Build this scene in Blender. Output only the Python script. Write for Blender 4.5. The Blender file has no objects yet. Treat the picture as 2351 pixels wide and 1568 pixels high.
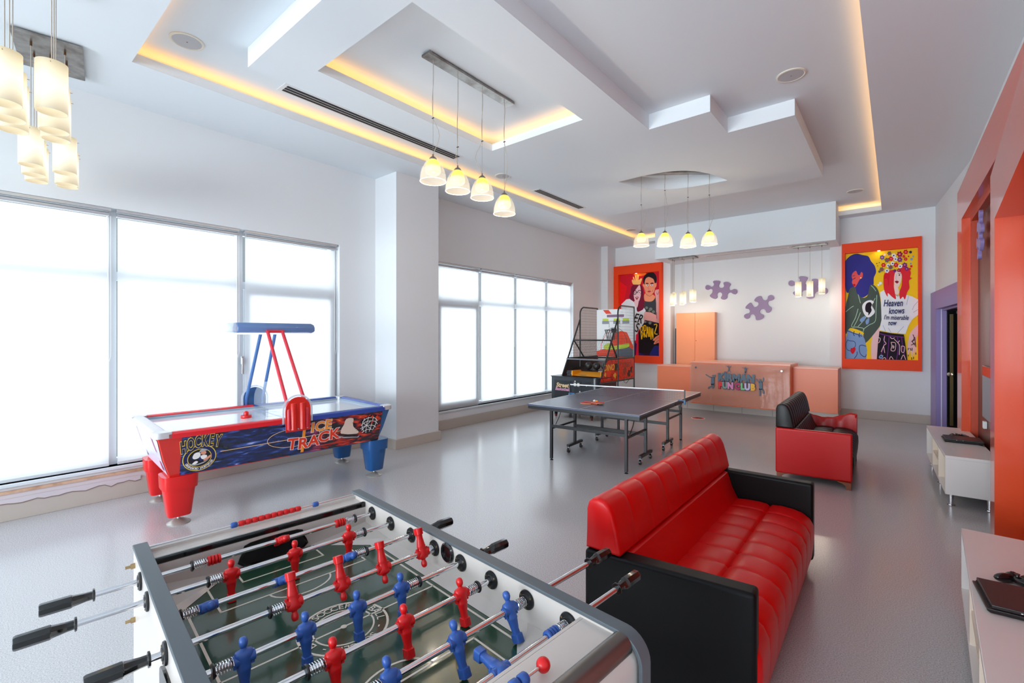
import bpy, bmesh, math, random
from mathutils import Vector, Matrix
from mathutils.geometry import tessellate_polygon
random.seed(7)
PI = math.pi
S = bpy.context.scene
COL = S.collection

# ---------------------------------------------------------------- camera
cam = bpy.data.cameras.new('camera')
cam.sensor_width = 36.0
cam.lens = 1061.0 / 2351.0 * 36.0
cam.shift_y = -14.0 / 2351.0
cam.clip_start = 0.02
cam_o = bpy.data.objects.new('camera', cam)
cam_o.location = (0, 0, 1.68)
cam_o.rotation_euler = (PI / 2, 0, math.radians(39.67))
COL.objects.link(cam_o)
S.camera = cam_o

# ---------------------------------------------------------------- colour management
S.view_settings.view_transform = 'Standard'
S.view_settings.look = 'None'
S.view_settings.gamma = 1.0
S.view_settings.exposure = 0.5
S.view_settings.use_curve_mapping = False
S.cycles.max_bounces = 10
S.cycles.diffuse_bounces = 6
S.cycles.transmission_bounces = 8
S.cycles.transparent_max_bounces = 12
S.cycles.sample_clamp_indirect = 6.0
S.cycles.caustics_reflective = False
S.cycles.caustics_refractive = False

# ---------------------------------------------------------------- world: overcast daylight
W = bpy.data.worlds.new('world')
S.world = W
W.use_nodes = True
W.node_tree.nodes['Background'].inputs[0].default_value = (0.80, 0.90, 1.0, 1)
W.node_tree.nodes['Background'].inputs[1].default_value = 0.25

def area(name, loc, rot, sx, sy, power, color):
    l = bpy.data.lights.new(name, 'AREA')
    l.shape = 'RECTANGLE'; l.size = sx; l.size_y = sy
    l.energy = power; l.color = color
    o = bpy.data.objects.new(name, l)
    o.location = loc; o.rotation_euler = rot
    COL.objects.link(o)
    return o
# daylight outside the two window fronts, shining in through the blinds
DAY = (0.84, 0.94, 1.0)
area('daylight_and_fill', (-7.6, 1.0, 1.9), (0, -PI / 2, 0), 4.2, 6.4, 195, DAY)
area('daylight_and_fill', (-7.6, 7.7, 1.9), (0, -PI / 2, 0), 4.2, 5.6, 215, DAY)
# fill lamps outside unseen windows, added behind the camera to brighten the room
area('daylight_and_fill', (-7.0, -4.6, 1.9), (0, -PI / 2, 0), 2.9, 3.6, 80, DAY)
area('daylight_and_fill', (-2.65, -7.4, 2.0), (PI / 2, 0, 0), 5.8, 2.9, 400, DAY).data.spread = math.radians(120)

def bulb_light(parent, loc, power, color=(1.0, 0.86, 0.68), r=.03):
    l = bpy.data.lights.new('bulb_light', 'POINT'); l.energy = power; l.color = color; l.shadow_soft_size = r
    o = bpy.data.objects.new('bulb_light', l); o.parent = parent; o.location = loc; COL.objects.link(o)
# ---------------------------------------------------------------- materials
def lin(c):
    c = c / 255.0
    return c / 12.92 if c <= 0.04045 else ((c + 0.055) / 1.055) ** 2.4
def rgb(r, g, b): return (lin(r), lin(g), lin(b), 1)
MATS = {}
def mat(name, col, rough=0.5, metal=0.0, spec=0.5, bump=None, emit=None, coat=0.0, var=None):
    if name in MATS: return MATS[name]
    m = bpy.data.materials.new(name); m.use_nodes = True
    nt = m.node_tree; p = nt.nodes['Principled BSDF']
    p.inputs['Base Color'].default_value = rgb(*col)
    p.inputs['Roughness'].default_value = rough
    p.inputs['Metallic'].default_value = metal
    p.inputs['Specular IOR Level'].default_value = spec
    p.inputs['Coat Weight'].default_value = coat
    p.inputs['Coat Roughness'].default_value = 0.08
    if var or bump:
        tc = nt.nodes.new('ShaderNodeTexCoord')
    if var:   # (scale, colour2, lo, hi)
        n = nt.nodes.new('ShaderNodeTexNoise'); n.inputs['Scale'].default_value = var[0]
        n.inputs['Detail'].default_value = 5
        nt.links.new(tc.outputs['Object'], n.inputs['Vector'])
        r = nt.nodes.new('ShaderNodeValToRGB')
        r.color_ramp.elements[0].position = var[2]; r.color_ramp.elements[1].position = var[3]
        r.color_ramp.elements[0].color = rgb(*col); r.color_ramp.elements[1].color = rgb(*var[1])
        nt.links.new(n.outputs['Fac'], r.inputs['Fac'])
        nt.links.new(r.outputs['Color'], p.inputs['Base Color'])
    if bump:  # (scale, strength, distance)
        n2 = nt.nodes.new('ShaderNodeTexNoise'); n2.inputs['Scale'].default_value = bump[0]
        n2.inputs['Detail'].default_value = 4
        nt.links.new(tc.outputs['Object'], n2.inputs['Vector'])
        b = nt.nodes.new('ShaderNodeBump'); b.inputs['Strength'].default_value = bump[1]
        b.inputs['Distance'].default_value = bump[2]
        nt.links.new(n2.outputs['Fac'], b.inputs['Height'])
        nt.links.new(b.outputs['Normal'], p.inputs['Normal'])
    if emit:
        p.inputs['Emission Color'].default_value = rgb(*emit[0])
        p.inputs['Emission Strength'].default_value = emit[1]
    MATS[name] = m
    return m
def glass(name, col=(235, 245, 245), alpha=0.15, rough=0.02):
    if name in MATS: return MATS[name]
    m = bpy.data.materials.new(name); m.use_nodes = True
    nt = m.node_tree; nt.nodes.clear()
    o = nt.nodes.new('ShaderNodeOutputMaterial'); mx = nt.nodes.new('ShaderNodeMixShader')
    t = nt.nodes.new('ShaderNodeBsdfTransparent'); g = nt.nodes.new('ShaderNodeBsdfPrincipled')
    g.inputs['Base Color'].default_value = rgb(*col); g.inputs['Roughness'].default_value = rough
    mx.inputs[0].default_value = alpha
    nt.links.new(t.outputs[0], mx.inputs[1]); nt.links.new(g.outputs[0], mx.inputs[2])
    nt.links.new(mx.outputs[0], o.inputs[0])
    MATS[name] = m
    return m

WALL = mat('white_paint', (224, 227, 230), 0.75, spec=0.25)
CEIL = mat('ceiling_paint', (226, 233, 238), 0.8, spec=0.2)
TILE = mat('beige_tile', (188, 178, 168), 0.35)
ORANGE = mat('orange_lacquer', (224, 78, 32), 0.35, spec=.3, coat=.8)
DESKO = mat('orange_laminate', (238, 132, 92), 0.35, bump=(60, 0.03, 0.01))
DESKT = mat('pale_orange_top', (246, 176, 150), 0.3)
FRAMEO = mat('orange_frame', (238, 66, 14), 0.55, spec=.25)
PURPLE = mat('purple_lacquer', (139, 112, 150), 0.4)
LILAC = mat('lilac_paint', (150, 132, 190), 0.4)
BLACK = mat('black_gloss', (14, 14, 16), 0.15, coat=0.3)
BLACKM = mat('black_metal', (30, 32, 35), 0.38)
BLKPL = mat('black_plastic', (22, 22, 24), 0.32)
CHROME = mat('chrome', (225, 225, 228), 0.08, metal=1.0)
STEEL = mat('brushed_steel', (170, 165, 160), 0.28, metal=1.0, var=(9, (120, 112, 105), 0.35, 0.7))
ALU = mat('aluminium', (200, 202, 206), 0.35, metal=0.6)
WHITEL = mat('white_laminate', (228, 224, 222), 0.3)
WHITEP = mat('white_plastic', (235, 235, 235), 0.4)
RED = mat('red_plastic', (214, 12, 14), 0.28, coat=0.2)
BLUE = mat('blue_plastic', (22, 78, 140), 0.3, coat=0.2)
GREY = mat('grey_plastic', (120, 122, 126), 0.5)
FRAMEW = mat('white_window_frame', (214, 220, 225), 0.4)

# ---------------------------------------------------------------- mesh helpers
class MB:
    def __init__(s): s.v = []; s.f = []; s.m = []
    def add(s, vs, fs, mi=0, M=None):
        k = len(s.v)
        for p in vs:
            p = Vector(p)
            s.v.append(M @ p if M else p)
        for f in fs: s.f.append([k + i for i in f]); s.m.append(mi)
        return s
    def box(s, a, b, mi=0, M=None):
        x0, y0, z0 = a; x1, y1, z1 = b
        v = [(x0, y0, z0), (x1, y0, z0), (x1, y1, z0), (x0, y1, z0), (x0, y0, z1), (x1, y0, z1), (x1, y1, z1), (x0, y1, z1)]
        return s.add(v, [(0, 3, 2, 1), (4, 5, 6, 7), (0, 1, 5, 4), (1, 2, 6, 5), (2, 3, 7, 6), (3, 0, 4, 7)], mi, M)
    def loft(s, rings, mi=0, M=None, caps=True, closed=True, tess=None):
        n = len(rings[0]); vs = [p for r in rings for p in r]; fs = []
        for i in range(len(rings) - 1):
            for j in range(n if closed else n - 1):
                a = i * n + j; b = i * n + (j + 1) % n
                fs.append((a, b, b + n, a + n))
        if caps and tess:
            a, b = tess; k0 = (len(rings) - 1) * n
            for t in tessellate_polygon([[Vector((p[a], p[b], 0)) for p in rings[0]]]): fs.append(tuple(t))
            for t in tessellate_polygon([[Vector((p[a], p[b], 0)) for p in rings[-1]]]): fs.append(tuple(k0 + i for i in t)[::-1])
        elif caps:
            fs.append(tuple(range(n))[::-1]); fs.append(tuple(range((len(rings) - 1) * n, len(rings) * n)))
        return s.add(vs, fs, mi, M)
    def cyl(s, p0, p1, r0, r1=None, n=16, mi=0, M=None, caps=True):
        r1 = r0 if r1 is None else r1
        p0 = Vector(p0); p1 = Vector(p1); d = (p1 - p0).normalized()
        u = d.orthogonal().normalized(); w = d.cross(u)
        rg = lambda p, r: [p + (u * math.cos(2 * PI * i / n) + w * math.sin(2 * PI * i / n)) * r for i in range(n)]
        return s.loft([rg(p0, r0), rg(p1, r1)], mi, M, caps)
    def lathe(s, prof, c=(0, 0, 0), n=32, mi=0, M=None, sx=1, sy=1, caps=False, ax='z'):
        rings = []
        for r, z in prof:
            rg = []
            for i in range(n):
                a = 2 * PI * i / n; x, y = r * math.cos(a) * sx, r * math.sin(a) * sy
                q = (x, y, z) if ax == 'z' else ((z, x, y) if ax == 'x' else (y, z, x))
                rg.append(Vector(c) + Vector(q))
            rings.append(rg)
        return s.loft(rings, mi, M, caps)
    def tube(s, pts, r, n=8, mi=0, M=None):
        pts = [Vector(p) for p in pts]; rings = []
        u = None
        for i, p in enumerate(pts):
            d = (pts[min(i + 1, len(pts) - 1)] - pts[max(i - 1, 0)]).normalized()
            if u is None: u = d.orthogonal().normalized()
            u = (u - d * u.dot(d)).normalized(); w = d.cross(u)
            rings.append([p + (u * math.cos(2 * PI * k / n) + w * math.sin(2 * PI * k / n)) * r for k in range(n)])
        return s.loft(rings, mi, M)
    def sphere(s, c, r, n=16, mi=0, M=None, sz=1.0):
        k = max(6, n // 2)
        return s.lathe([(max(r * math.sin(PI * i / k), 1e-5), -r * sz * math.cos(PI * i / k)) for i in range(k + 1)], c, n, mi, M)
    def prism(s, poly, h, mi=0, M=None, z0=0.0):
        n = len(poly)
        v = [(x, y, z0) for x, y in poly] + [(x, y, z0 + h) for x, y in poly]
        fs = [(i, (i + 1) % n, n + (i + 1) % n, n + i) for i in range(n)]
        tri = tessellate_polygon([[Vector((x, y, 0)) for x, y in poly]])
        for t in tri:
            fs.append(tuple(t)); fs.append(tuple(n + i for i in t)[::-1])
        return s.add(v, fs, mi, M)
    def flat(s, poly, z=0.0, mi=0, M=None, holes=()):
        lists = [[Vector((x, y, 0)) for x, y in poly]] + [[Vector((x, y, 0)) for x, y in h] for h in holes]
        allp = [p for l in lists for p in l]
        return s.add([(p.x, p.y, z) for p in allp], [tuple(t) for t in tessellate_polygon(lists)], mi, M)
    def build(s, name, mats, parent=None, smooth=False, bevel=0.0, seg=2, M=None, fixn=True):
        me = bpy.data.meshes.new(name)
        me.from_pydata([tuple(p) for p in s.v], [], s.f)
        if not isinstance(mats, (list, tuple)): mats = [mats]
        for m in mats: me.materials.append(m)
        for p, i in zip(me.polygons, s.m): p.material_index = i
        if fixn:
            bm = bmesh.new(); bm.from_mesh(me)
            bmesh.ops.remove_doubles(bm, verts=bm.verts, dist=1e-5)
            bmesh.ops.recalc_face_normals(bm, faces=bm.faces)
            bm.to_mesh(me); bm.free()
        if smooth:
            for p in me.polygons: p.use_smooth = True
            try: me.set_sharp_from_angle(angle=math.radians(42))
            except Exception: pass
        o = bpy.data.objects.new(name, me)
        COL.objects.link(o)
        if parent: o.parent = parent
        if M is not None: o.matrix_local = M
        if bevel:
            b = o.modifiers.new('bevel', 'BEVEL'); b.width = bevel; b.segments = seg
            b.limit_method = 'ANGLE'; b.angle_limit = math.radians(40); b.harden_normals = False
            for p in me.polygons: p.use_smooth = True
            try: me.set_sharp_from_angle(angle=math.radians(42))
            except Exception: pass
        return o

def B(a, b): return MB().box(a, b)
def tag(o, label, cat, group=None):
    o['label'] = label; o['category'] = cat
    if group: o['group'] = group
    return o
def struct(o): o['kind'] = 'structure'; return o
def thing(name, label, cat, loc=(0, 0, 0), rz=0.0, group=None):
    o = bpy.data.objects.new(name, None); COL.objects.link(o)
    o.empty_display_size = 0.1
    o.location = loc; o.rotation_euler = (0, 0, rz)
    return tag(o, label, cat, group)
def copy_tree(o, parent=None):
    c = o.copy(); COL.objects.link(c); c.parent = parent
    for ch in list(o.children): copy_tree(ch, c)
    return c
def relabel(o, label): o['label'] = label; return o
def T(x, y, z): return Matrix.Translation((x, y, z))
def RZ(a): return Matrix.Rotation(a, 4, 'Z')
def RX(a): return Matrix.Rotation(a, 4, 'X')
def RY(a): return Matrix.Rotation(a, 4, 'Y')
def smooth_poly(pts, k=4, closed=True):
    n = len(pts); out = []
    for i in range(n if closed else n - 1):
        p0 = pts[(i - 1) % n] if closed else pts[max(i - 1, 0)]; p1 = pts[i]; p2 = pts[(i + 1) % n]
        p3 = pts[(i + 2) % n] if closed else pts[min(i + 2, n - 1)]
        for j in range(k):
            t = j / k
            out.append(tuple(0.5 * (2 * p1[a] + (p2[a] - p0[a]) * t + (2 * p0[a] - 5 * p1[a] + 4 * p2[a] - p3[a]) * t * t + (3 * p1[a] - p0[a] - 3 * p2[a] + p3[a]) * t ** 3) for a in (0, 1)))
    if not closed: out.append(tuple(pts[-1]))
    return out
def stroke(pts, w):
    # a constant-width band around an open polyline, as a polygon
    L = []; R = []
    for i, p in enumerate(pts):
        a = pts[max(i - 1, 0)]; b = pts[min(i + 1, len(pts) - 1)]
        dx, dy = b[0] - a[0], b[1] - a[1]; d = math.hypot(dx, dy) or 1
        nx, ny = -dy / d * w / 2, dx / d * w / 2
        L.append((p[0] + nx, p[1] + ny)); R.append((p[0] - nx, p[1] - ny))
    return L + R[::-1]
def text_mb(mb, s, size, M, mi=0, ext=0.002, off=0.0, align='CENTER', sx=1.0, shear=0.0, space=1.0, width=None):
    # adds lettering (built-in font) to a mesh builder; the text lies in the local XY plane of M
    cu = bpy.data.curves.new('t', 'FONT'); cu.body = s; cu.size = size; cu.extrude = ext; cu.offset = off
    cu.align_x = align; cu.align_y = 'CENTER'; cu.shear = shear; cu.space_character = space; cu.resolution_u = 3
    ob = bpy.data.objects.new('t', cu); COL.objects.link(ob)
    dg = bpy.context.evaluated_depsgraph_get(); dg.update()
    me = bpy.data.meshes.new_from_object(ob.evaluated_get(dg))
    if width: sx = width / (max(v.co.x for v in me.vertices) - min(v.co.x for v in me.vertices))
    mb.add([(v.co.x * sx, v.co.y, v.co.z) for v in me.vertices], [tuple(p.vertices) for p in me.polygons], mi, M)
    bpy.data.objects.remove(ob); bpy.data.curves.remove(cu); bpy.data.meshes.remove(me)
    return mb
FRONT = lambda x, y, z, rz=0.0: T(x, y, z) @ RZ(rz) @ RX(PI / 2)   # local XY plane standing up, facing -Y
# ================================================================= SETTING
H = 4.10; HU = 4.28
XL = -6.20; YB = 11.75; YF = -7.0
# floor
fm = mat('speckled_vinyl', (150, 147, 148), 0.2, spec=0.9)
nt = fm.node_tree; p = nt.nodes['Principled BSDF']
tc = nt.nodes.new('ShaderNodeTexCoord')
n1 = nt.nodes.new('ShaderNodeTexNoise'); n1.inputs['Scale'].default_value = 150; n1.inputs['Detail'].default_value = 7; n1.inputs['Roughness'].default_value = .75
n2 = nt.nodes.new('ShaderNodeTexNoise'); n2.inputs['Scale'].default_value = 1.3; n2.inputs['Detail'].default_value = 6
nt.links.new(tc.outputs['Object'], n1.inputs['Vector']); nt.links.new(tc.outputs['Object'], n2.inputs['Vector'])
r1 = nt.nodes.new('ShaderNodeValToRGB')
r1.color_ramp.elements[0].position = 0.40; r1.color_ramp.elements[0].color = rgb(160, 158, 160)
r1.color_ramp.elements[1].position = 0.60; r1.color_ramp.elements[1].color = rgb(204, 203, 205)
nt.links.new(n1.outputs['Fac'], r1.inputs['Fac']); nt.links.new(r1.outputs['Color'], p.inputs['Base Color'])
mr = nt.nodes.new('ShaderNodeMapRange'); mr.inputs[1].default_value = 0.3; mr.inputs[2].default_value = 0.7
mr.inputs[3].default_value = 0.17; mr.inputs[4].default_value = 0.23
nt.links.new(n2.outputs['Fac'], mr.inputs[0]); nt.links.new(mr.outputs[0], p.inputs['Roughness'])
bp = nt.nodes.new('ShaderNodeBump'); bp.inputs['Strength'].default_value = 0.0; bp.inputs['Distance'].default_value = 0.004
nt.links.new(n1.outputs['Fac'], bp.inputs['Height']); nt.links.new(bp.outputs[0], p.inputs['Normal'])
struct(B((-6.6, YF, -0.1), (1.2, 12.4, 0)).build('floor', fm))

# left wall with two window openings, sill ledge
w = MB()
T1 = 0.35   # wall thickness
Y1a, Y1b, Y2a, Y2b = -1.45, 3.56, 5.42, 9.88
ZB, ZT = 0.33, 2.99
for (a, b) in ((YF, -6.4), (-2.8, Y1a), (Y1b, Y2a), (Y2b, YB)):
    w.box((XL - T1, a, 0), (XL, b, H + 0.3))
for (a, b) in ((-6.4, -2.8), (Y1a, Y1b), (Y2a, Y2b)):
    w.box((XL - T1, a, 0), (XL, b, ZB)); w.box((XL - T1, a, ZT), (XL, b, H + 0.3))
struct(w.build('wall_left', WALL))
# structural pillar on the left wall and the pilaster in the far corner
struct(B((XL, 4.16, 0), (-5.67, 4.98, H)).build('wall_pillar', WALL))
struct(B((XL, 11.3, 0), (-6.0, YB, H)).build('wall_pilaster', WALL))
# windows
win = 0
def window(y0, y1, muls, sash):
    global win
    win += 1
    root = bpy.data.objects.new('window_%d' % win, None); COL.objects.link(root); struct(root)
    f = MB(); X = XL - 0.115
    f.box((X - 0.05, y0, ZB), (X, y1, ZB + 0.06)); f.box((X - 0.05, y0, ZT - 0.06), (X, y1, ZT))
    for m in muls: f.box((X - 0.05, m - 0.035, ZB), (X + 0.01, m + 0.035, ZT))
    f.box((X - 0.045, y0, 2.26), (X + 0.006, y1, 2.35))
    for (a, b) in sash:   # opening sashes
        f.box((X, a + 0.037, ZB + 0.062), (X + 0.04, a + 0.11, 2.255)); f.box((X, b - 0.11, ZB + 0.062), (X + 0.04, b - 0.037, 2.27))
        f.box((X, a + 0.11, 2.18), (X + 0.04, b - 0.11, 2.255)); f.box((X, a + 0.11, ZB + 0.06), (X + 0.04, b - 0.11, ZB + 0.13))
    f.build('window_frame', FRAMEW, root)
    B((X - 0.03, y0, ZB), (X - 0.022, y1, ZT)).build('pane', glass('window_glass', alpha=0.06), root)
    for (a, b) in sash:
        h = MB(); h.box((X + 0.04, a + 0.0, 1.32), (X + 0.07, a + 0.03, 1.42)); h.box((X + 0.07, a + 0.003, 1.2), (X + 0.085, a + 0.027, 1.4))
        h.build('window_handle', ALU, root, bevel=0.004)
    s = MB(); s.box((XL - 0.15, y0, ZB - 0.03), (XL + 0.03, y1, ZB)); s.build('window_sill', FRAMEW, root, bevel=0.004)
    return root
w1 = window(Y1a, Y1b, (Y1a + .035, -0.2, 1.05, 2.27, Y1b - .035), ((2.27, 3.55),))
w_fill = window(-6.4, -2.8, (-5.2, -4.0), ())  # second call: unseen window without blinds, added to let in fill light
w2 = window(Y2a, Y2b, (Y2a + .035, 6.55, 7.64, 8.78, Y2b - .035), ((5.45, 6.55),))

# roller blinds: translucent white cloth
bm_ = bpy.data.materials.new('blind_cloth'); bm_.use_nodes = True
nt = bm_.node_tree; nt.nodes.clear()
o_ = nt.nodes.new('ShaderNodeOutputMaterial'); mx = nt.nodes.new('ShaderNodeMixShader')
tl = nt.nodes.new('ShaderNodeBsdfTranslucent'); df = nt.nodes.new('ShaderNodeBsdfDiffuse')
tl.inputs[0].default_value = (0.93, 0.95, 0.97, 1); df.inputs[0].default_value = (0.9, 0.9, 0.9, 1)
mx.inputs[0].default_value = 0.35
nt.links.new(tl.outputs[0], mx.inputs[1]); nt.links.new(df.outputs[0], mx.inputs[2]); nt.links.new(mx.outputs[0], o_.inputs[0])
BLIND = bm_
def blind(y0, y1, label, group, chain=True, parent=None, zb=None):
    zb = ZB + 0.03 if zb is None else zb
    if parent is None: r = thing('roller_blind', label, 'window blind', (XL - 0.05, (y0 + y1) / 2, zb), group=group)
    else:
        r = bpy.data.objects.new('roller_blind', None); COL.objects.link(r); r.parent = parent; r.location = (XL - 0.05, (y0 + y1) / 2, zb)
    hw = (y1 - y0) / 2
    B((-0.001, -hw, 0.0), (0.001, hw, ZT - 0.09 - zb)).build('cloth', BLIND, r)
    m = MB(); m.cyl((0, -hw, ZT - 0.06 - zb), (0, hw, ZT - 0.06 - zb), 0.022, n=20)
    m.box((-0.03, -hw - .012, ZT - 0.03 - zb), (0.04, hw + .012, ZT - zb - 0.002))
    m.build('roller', ALU, r, smooth=True)
    B((-0.008, -hw, -0.025), (0.008, hw, 0.0)).build('bottom_rail', FRAMEW, r)
    if chain:
        z0, z1 = 1.05, ZT - 0.08 - zb
        MB().tube([(0.02, hw - 0.012, z1), (0.02, hw - 0.01, z0 + .05), (0.022, hw - 0.0, z0), (0.024, hw + 0.014, z0 + .06), (0.02, hw + 0.012, z1)], 0.0025, 6).build('bead_chain', WHITEP, r)
    return r
blind(2.315, 3.515, 'white roller blind glowing behind the air hockey canopy, next to the pillar', 'blinds of the near window')
blind(1.085, 2.225, 'wide white roller blind, middle one left of the air hockey lamp', 'blinds of the near window')
blind(-0.165, 1.015, 'white roller blind at the left edge of the photo above the chipped skirting', 'blinds of the near window')
blind(-1.40, -0.235, '', None, parent=w1)
blind(5.47, 6.505, 'white roller blind directly right of the white pillar, lowest hem of the far window', 'blinds of the far window', zb=ZB + 0.0)
blind(6.585, 7.60, 'white roller blind second right of the pillar in the far window', 'blinds of the far window', zb=ZB + 0.05)
blind(7.68, 8.74, 'white roller blind third right of the pillar, beside the basketball machine', 'blinds of the far window', zb=ZB + 0.05)
blind(8.82, 9.83, 'rightmost white roller blind, partly behind the basketball machine frame', 'blinds of the far window', zb=ZB + 0.05)

# skirting tiles and the chipped plaster ledge
b = MB(); b.box((XL, YF, 0), (XL + 0.03, 4.16, 0.17)); b.box((XL, 4.98, 0), (XL + 0.03, 11.3, 0.17))
b.box((XL, 4.13, 0), (-5.64, 4.16, 0.14)); b.box((-5.67, 4.16, 0), (-5.64, 4.98, 0.14)); b.box((XL, 4.98, 0), (-5.64, 5.01, 0.14))
struct(b.build('baseboard_left', TILE, bevel=0.003))
ch = []
random.seed(3)
for i in range(46):
    y = -0.9 + i * 0.048
    ch.append((y, 0.172 - abs(0.016 * math.sin(i * 0.9) + 0.012 * math.sin(i * 2.3)) - (0.006 if i % 5 == 0 else 0)))
poly = [(-0.9, 0.2)] + ch + [(ch[-1][0], 0.2)]
MB().prism(poly, 0.004, M=Matrix(((0, 0, 1, XL + 0.031), (1, 0, 0, 0), (0, 1, 0, 0), (0, 0, 0, 1)))).build('trim_1', mat('chipped_plaster', (206, 196, 200), 0.8), None)
struct(bpy.data.objects['trim_1'])
rg = MB().prism(stroke([(y, z - 0.004) for y, z in ch], 0.011), 0.003, M=Matrix(((0, 0, 1, XL + 0.031), (1, 0, 0, 0), (0, 1, 0, 0), (0, 0, 0, 1)))).build('trim_2', mat('old_glue', (135, 118, 108), 0.9))
struct(rg)
struct(B((XL, YF, 0.17), (XL + 0.02, 4.15, 0.245)).build('trim_3', mat('sill_plaster', (214, 204, 206), 0.8)))
struct(B((XL, YF, 0.245), (XL + 0.035, 4.15, 0.27)).build('trim_4', mat('cut_wood', (206, 170, 142), 0.7, var=(14, (180, 140, 112), .4, .7))))

# back wall with the niche
NX0, NX1, NY = -4.45, -1.06, 12.05
w = MB()
w.box((XL - T1, YB, 0), (NX0, YB + 0.5, H + 0.3)); w.box((NX1, YB, 0), (1.2, YB + 0.5, H + 0.3))
w.box((NX0, NY, 0), (NX1, YB + 0.5, H + 0.3))
struct(w.build('wall_back', WALL))
b = MB(); b.box((-6.0, YB - 0.025, 0), (NX0 + .0, YB, 0.17)); b.box((NX1, YB - 0.025, 0), (0.6, YB, 0.17)); b.box((-6.2, 11.275, 0), (-5.975, 11.3, .17)); b.box((-6.0, 11.3, 0), (-5.975, YB, .17))
struct(b.build('baseboard_back', TILE, bevel=0.003))
# right wall: slanted stretch with the door, then the long wall behind the orange portals
def xr(y): return 0.58 + (11.75 - y) * 0.08      # face of the slanted stretch
w = MB()
D0, D1, DZ = 9.2, 11.19, 2.15
def slab(y0, y1, z0, z1): w.add([(xr(y0), y0, z0), (xr(y0) + .3, y0, z0), (xr(y1) + .3, y1, z0), (xr(y1), y1, z0), (xr(y0), y0, z1), (xr(y0) + .3, y0, z1), (xr(y1) + .3, y1, z1), (xr(y1), y1, z1)], [(0, 3, 2, 1), (4, 5, 6, 7), (0, 1, 5, 4), (1, 2, 6, 5), (2, 3, 7, 6), (3, 0, 4, 7)])
slab(9.0, D0, 0, H + .3); slab(D1, 11.78, 0, H + .3); slab(D0, D1, DZ, H + .3)
w.box((0.8, YF, 0), (1.1, 9.0, H + 0.3))
struct(w.build('wall_right', WALL))
w = MB(); w.box((XL - T1, YF - .2, 0), (-5.6, YF, H + .3)); w.box((.3, YF - .2, 0), (1.2, YF, H + .3)); w.box((-5.6, YF - .2, 0), (.3, YF, .5)); w.box((-5.6, YF - .2, 3.2), (.3, YF, H + .3))
struct(w.build('wall_front', WALL))
root = bpy.data.objects.new('window_4', None); COL.objects.link(root); struct(root); root.location = (0, YF - .1, 0)  # unseen front-wall window, added as an opening for the fill lamp
f = MB()
for x in (-5.6, -4.15, -2.7, -1.2, .25): f.box((x, -.03, .5), (x + .05, .03, 3.2))
f.box((-5.6, -.03, .5), (.3, .03, .56)); f.box((-5.6, -.03, 3.14), (.3, .03, 3.2)); f.build('window_frame', FRAMEW, root)

# door with lilac frame
def MW(y, z0, off=0.0):   # frame on the slanted wall: local x towards camera along wall, y up
    a = math.atan2(0.08, 1.0)
    return T(xr(y) + off, y, z0) @ RZ(a)
a_ = math.atan(0.08)
droot = bpy.data.objects.new('door_1', None); COL.objects.link(droot); struct(droot)
droot.location = (xr(D1), D1, 0); droot.rotation_euler = (0, 0, a_)
# local -y runs towards the camera along the wall, -x into the room
dl = (D1 - D0) / math.cos(a_)
f = MB()
f.box((-0.07, 0.0, 0), (0.012, 0.54, 2.47)); f.box((-0.07, -dl, DZ), (0.012, 0.0, 2.47)); f.box((-0.07, -dl - .19, 0), (0.012, -dl, 2.47))
f.build('door_frame', LILAC, droot, bevel=0.003)
f = MB(); f.box((0.012, -0.03, 0), (0.07, 0.0, DZ)); f.box((0.012, -dl, DZ - .03), (0.07, -0.03, DZ)); f.box((0.012, -dl, 0), (.07, -dl + .03, DZ - .03))
f.build('door_lining', LILAC, droot)
# the black leaf stands open into the dark corridor
B((0.075, -0.075, 0.01), (0.95, -0.035, DZ - 0.04)).build('door_panel', BLACK, droot)
B((.105, -.079, .1), (.15, -.075, DZ - .1)).build('leaf_reflection_strip', mat('brass_reflection', (120, 100, 62), 0.3, metal=.7), droot)  # added strip, its brassy colour draws a reflection on the glossy leaf
B((.262, -.079, .01), (.268, -.075, DZ - .12)).build('leaf_reflection_line', ALU, droot)  # added thin pale line, draws a white reflection on the leaf
m = MB(); DK_ = mat('shade_black', (10, 10, 11), .8)
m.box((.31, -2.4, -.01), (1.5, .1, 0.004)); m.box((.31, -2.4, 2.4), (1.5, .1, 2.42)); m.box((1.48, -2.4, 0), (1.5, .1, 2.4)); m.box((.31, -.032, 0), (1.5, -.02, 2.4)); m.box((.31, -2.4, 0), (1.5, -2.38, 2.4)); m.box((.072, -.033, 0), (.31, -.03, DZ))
m.build('corridor_light_block', DK_, droot)  # unseen shell added to keep light off the leaf; darkness is in its colour
k = MB(); k.lathe([(0.001, 0), (0.03, 0.0), (0.03, 0.008), (0.012, 0.012), (0.012, 0.035), (0.028, 0.045), (0.032, 0.06), (0.02, 0.075), (0.001, 0.078)], n=20, M=T(0.135, -0.079, 1.0) @ RX(PI / 2))
k.lathe([(0.001, 0), (0.035, 0), (0.035, .01), (0.001, .012)], n=20, M=T(0.10, -0.079, 1.0) @ RX(PI / 2))
k.build('door_handle', mat('warm_nickel', (210, 200, 180), 0.2, metal=1), droot, smooth=True)
k = MB(); k.box((0.20, -0.14, DZ - .09), (0.26, -0.08, DZ - .045)); k.cyl((0.23, -0.11, DZ - .14), (0.23, -0.11, DZ - .09), 0.02)
k.build('door_closer', WHITEP, droot)

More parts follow.
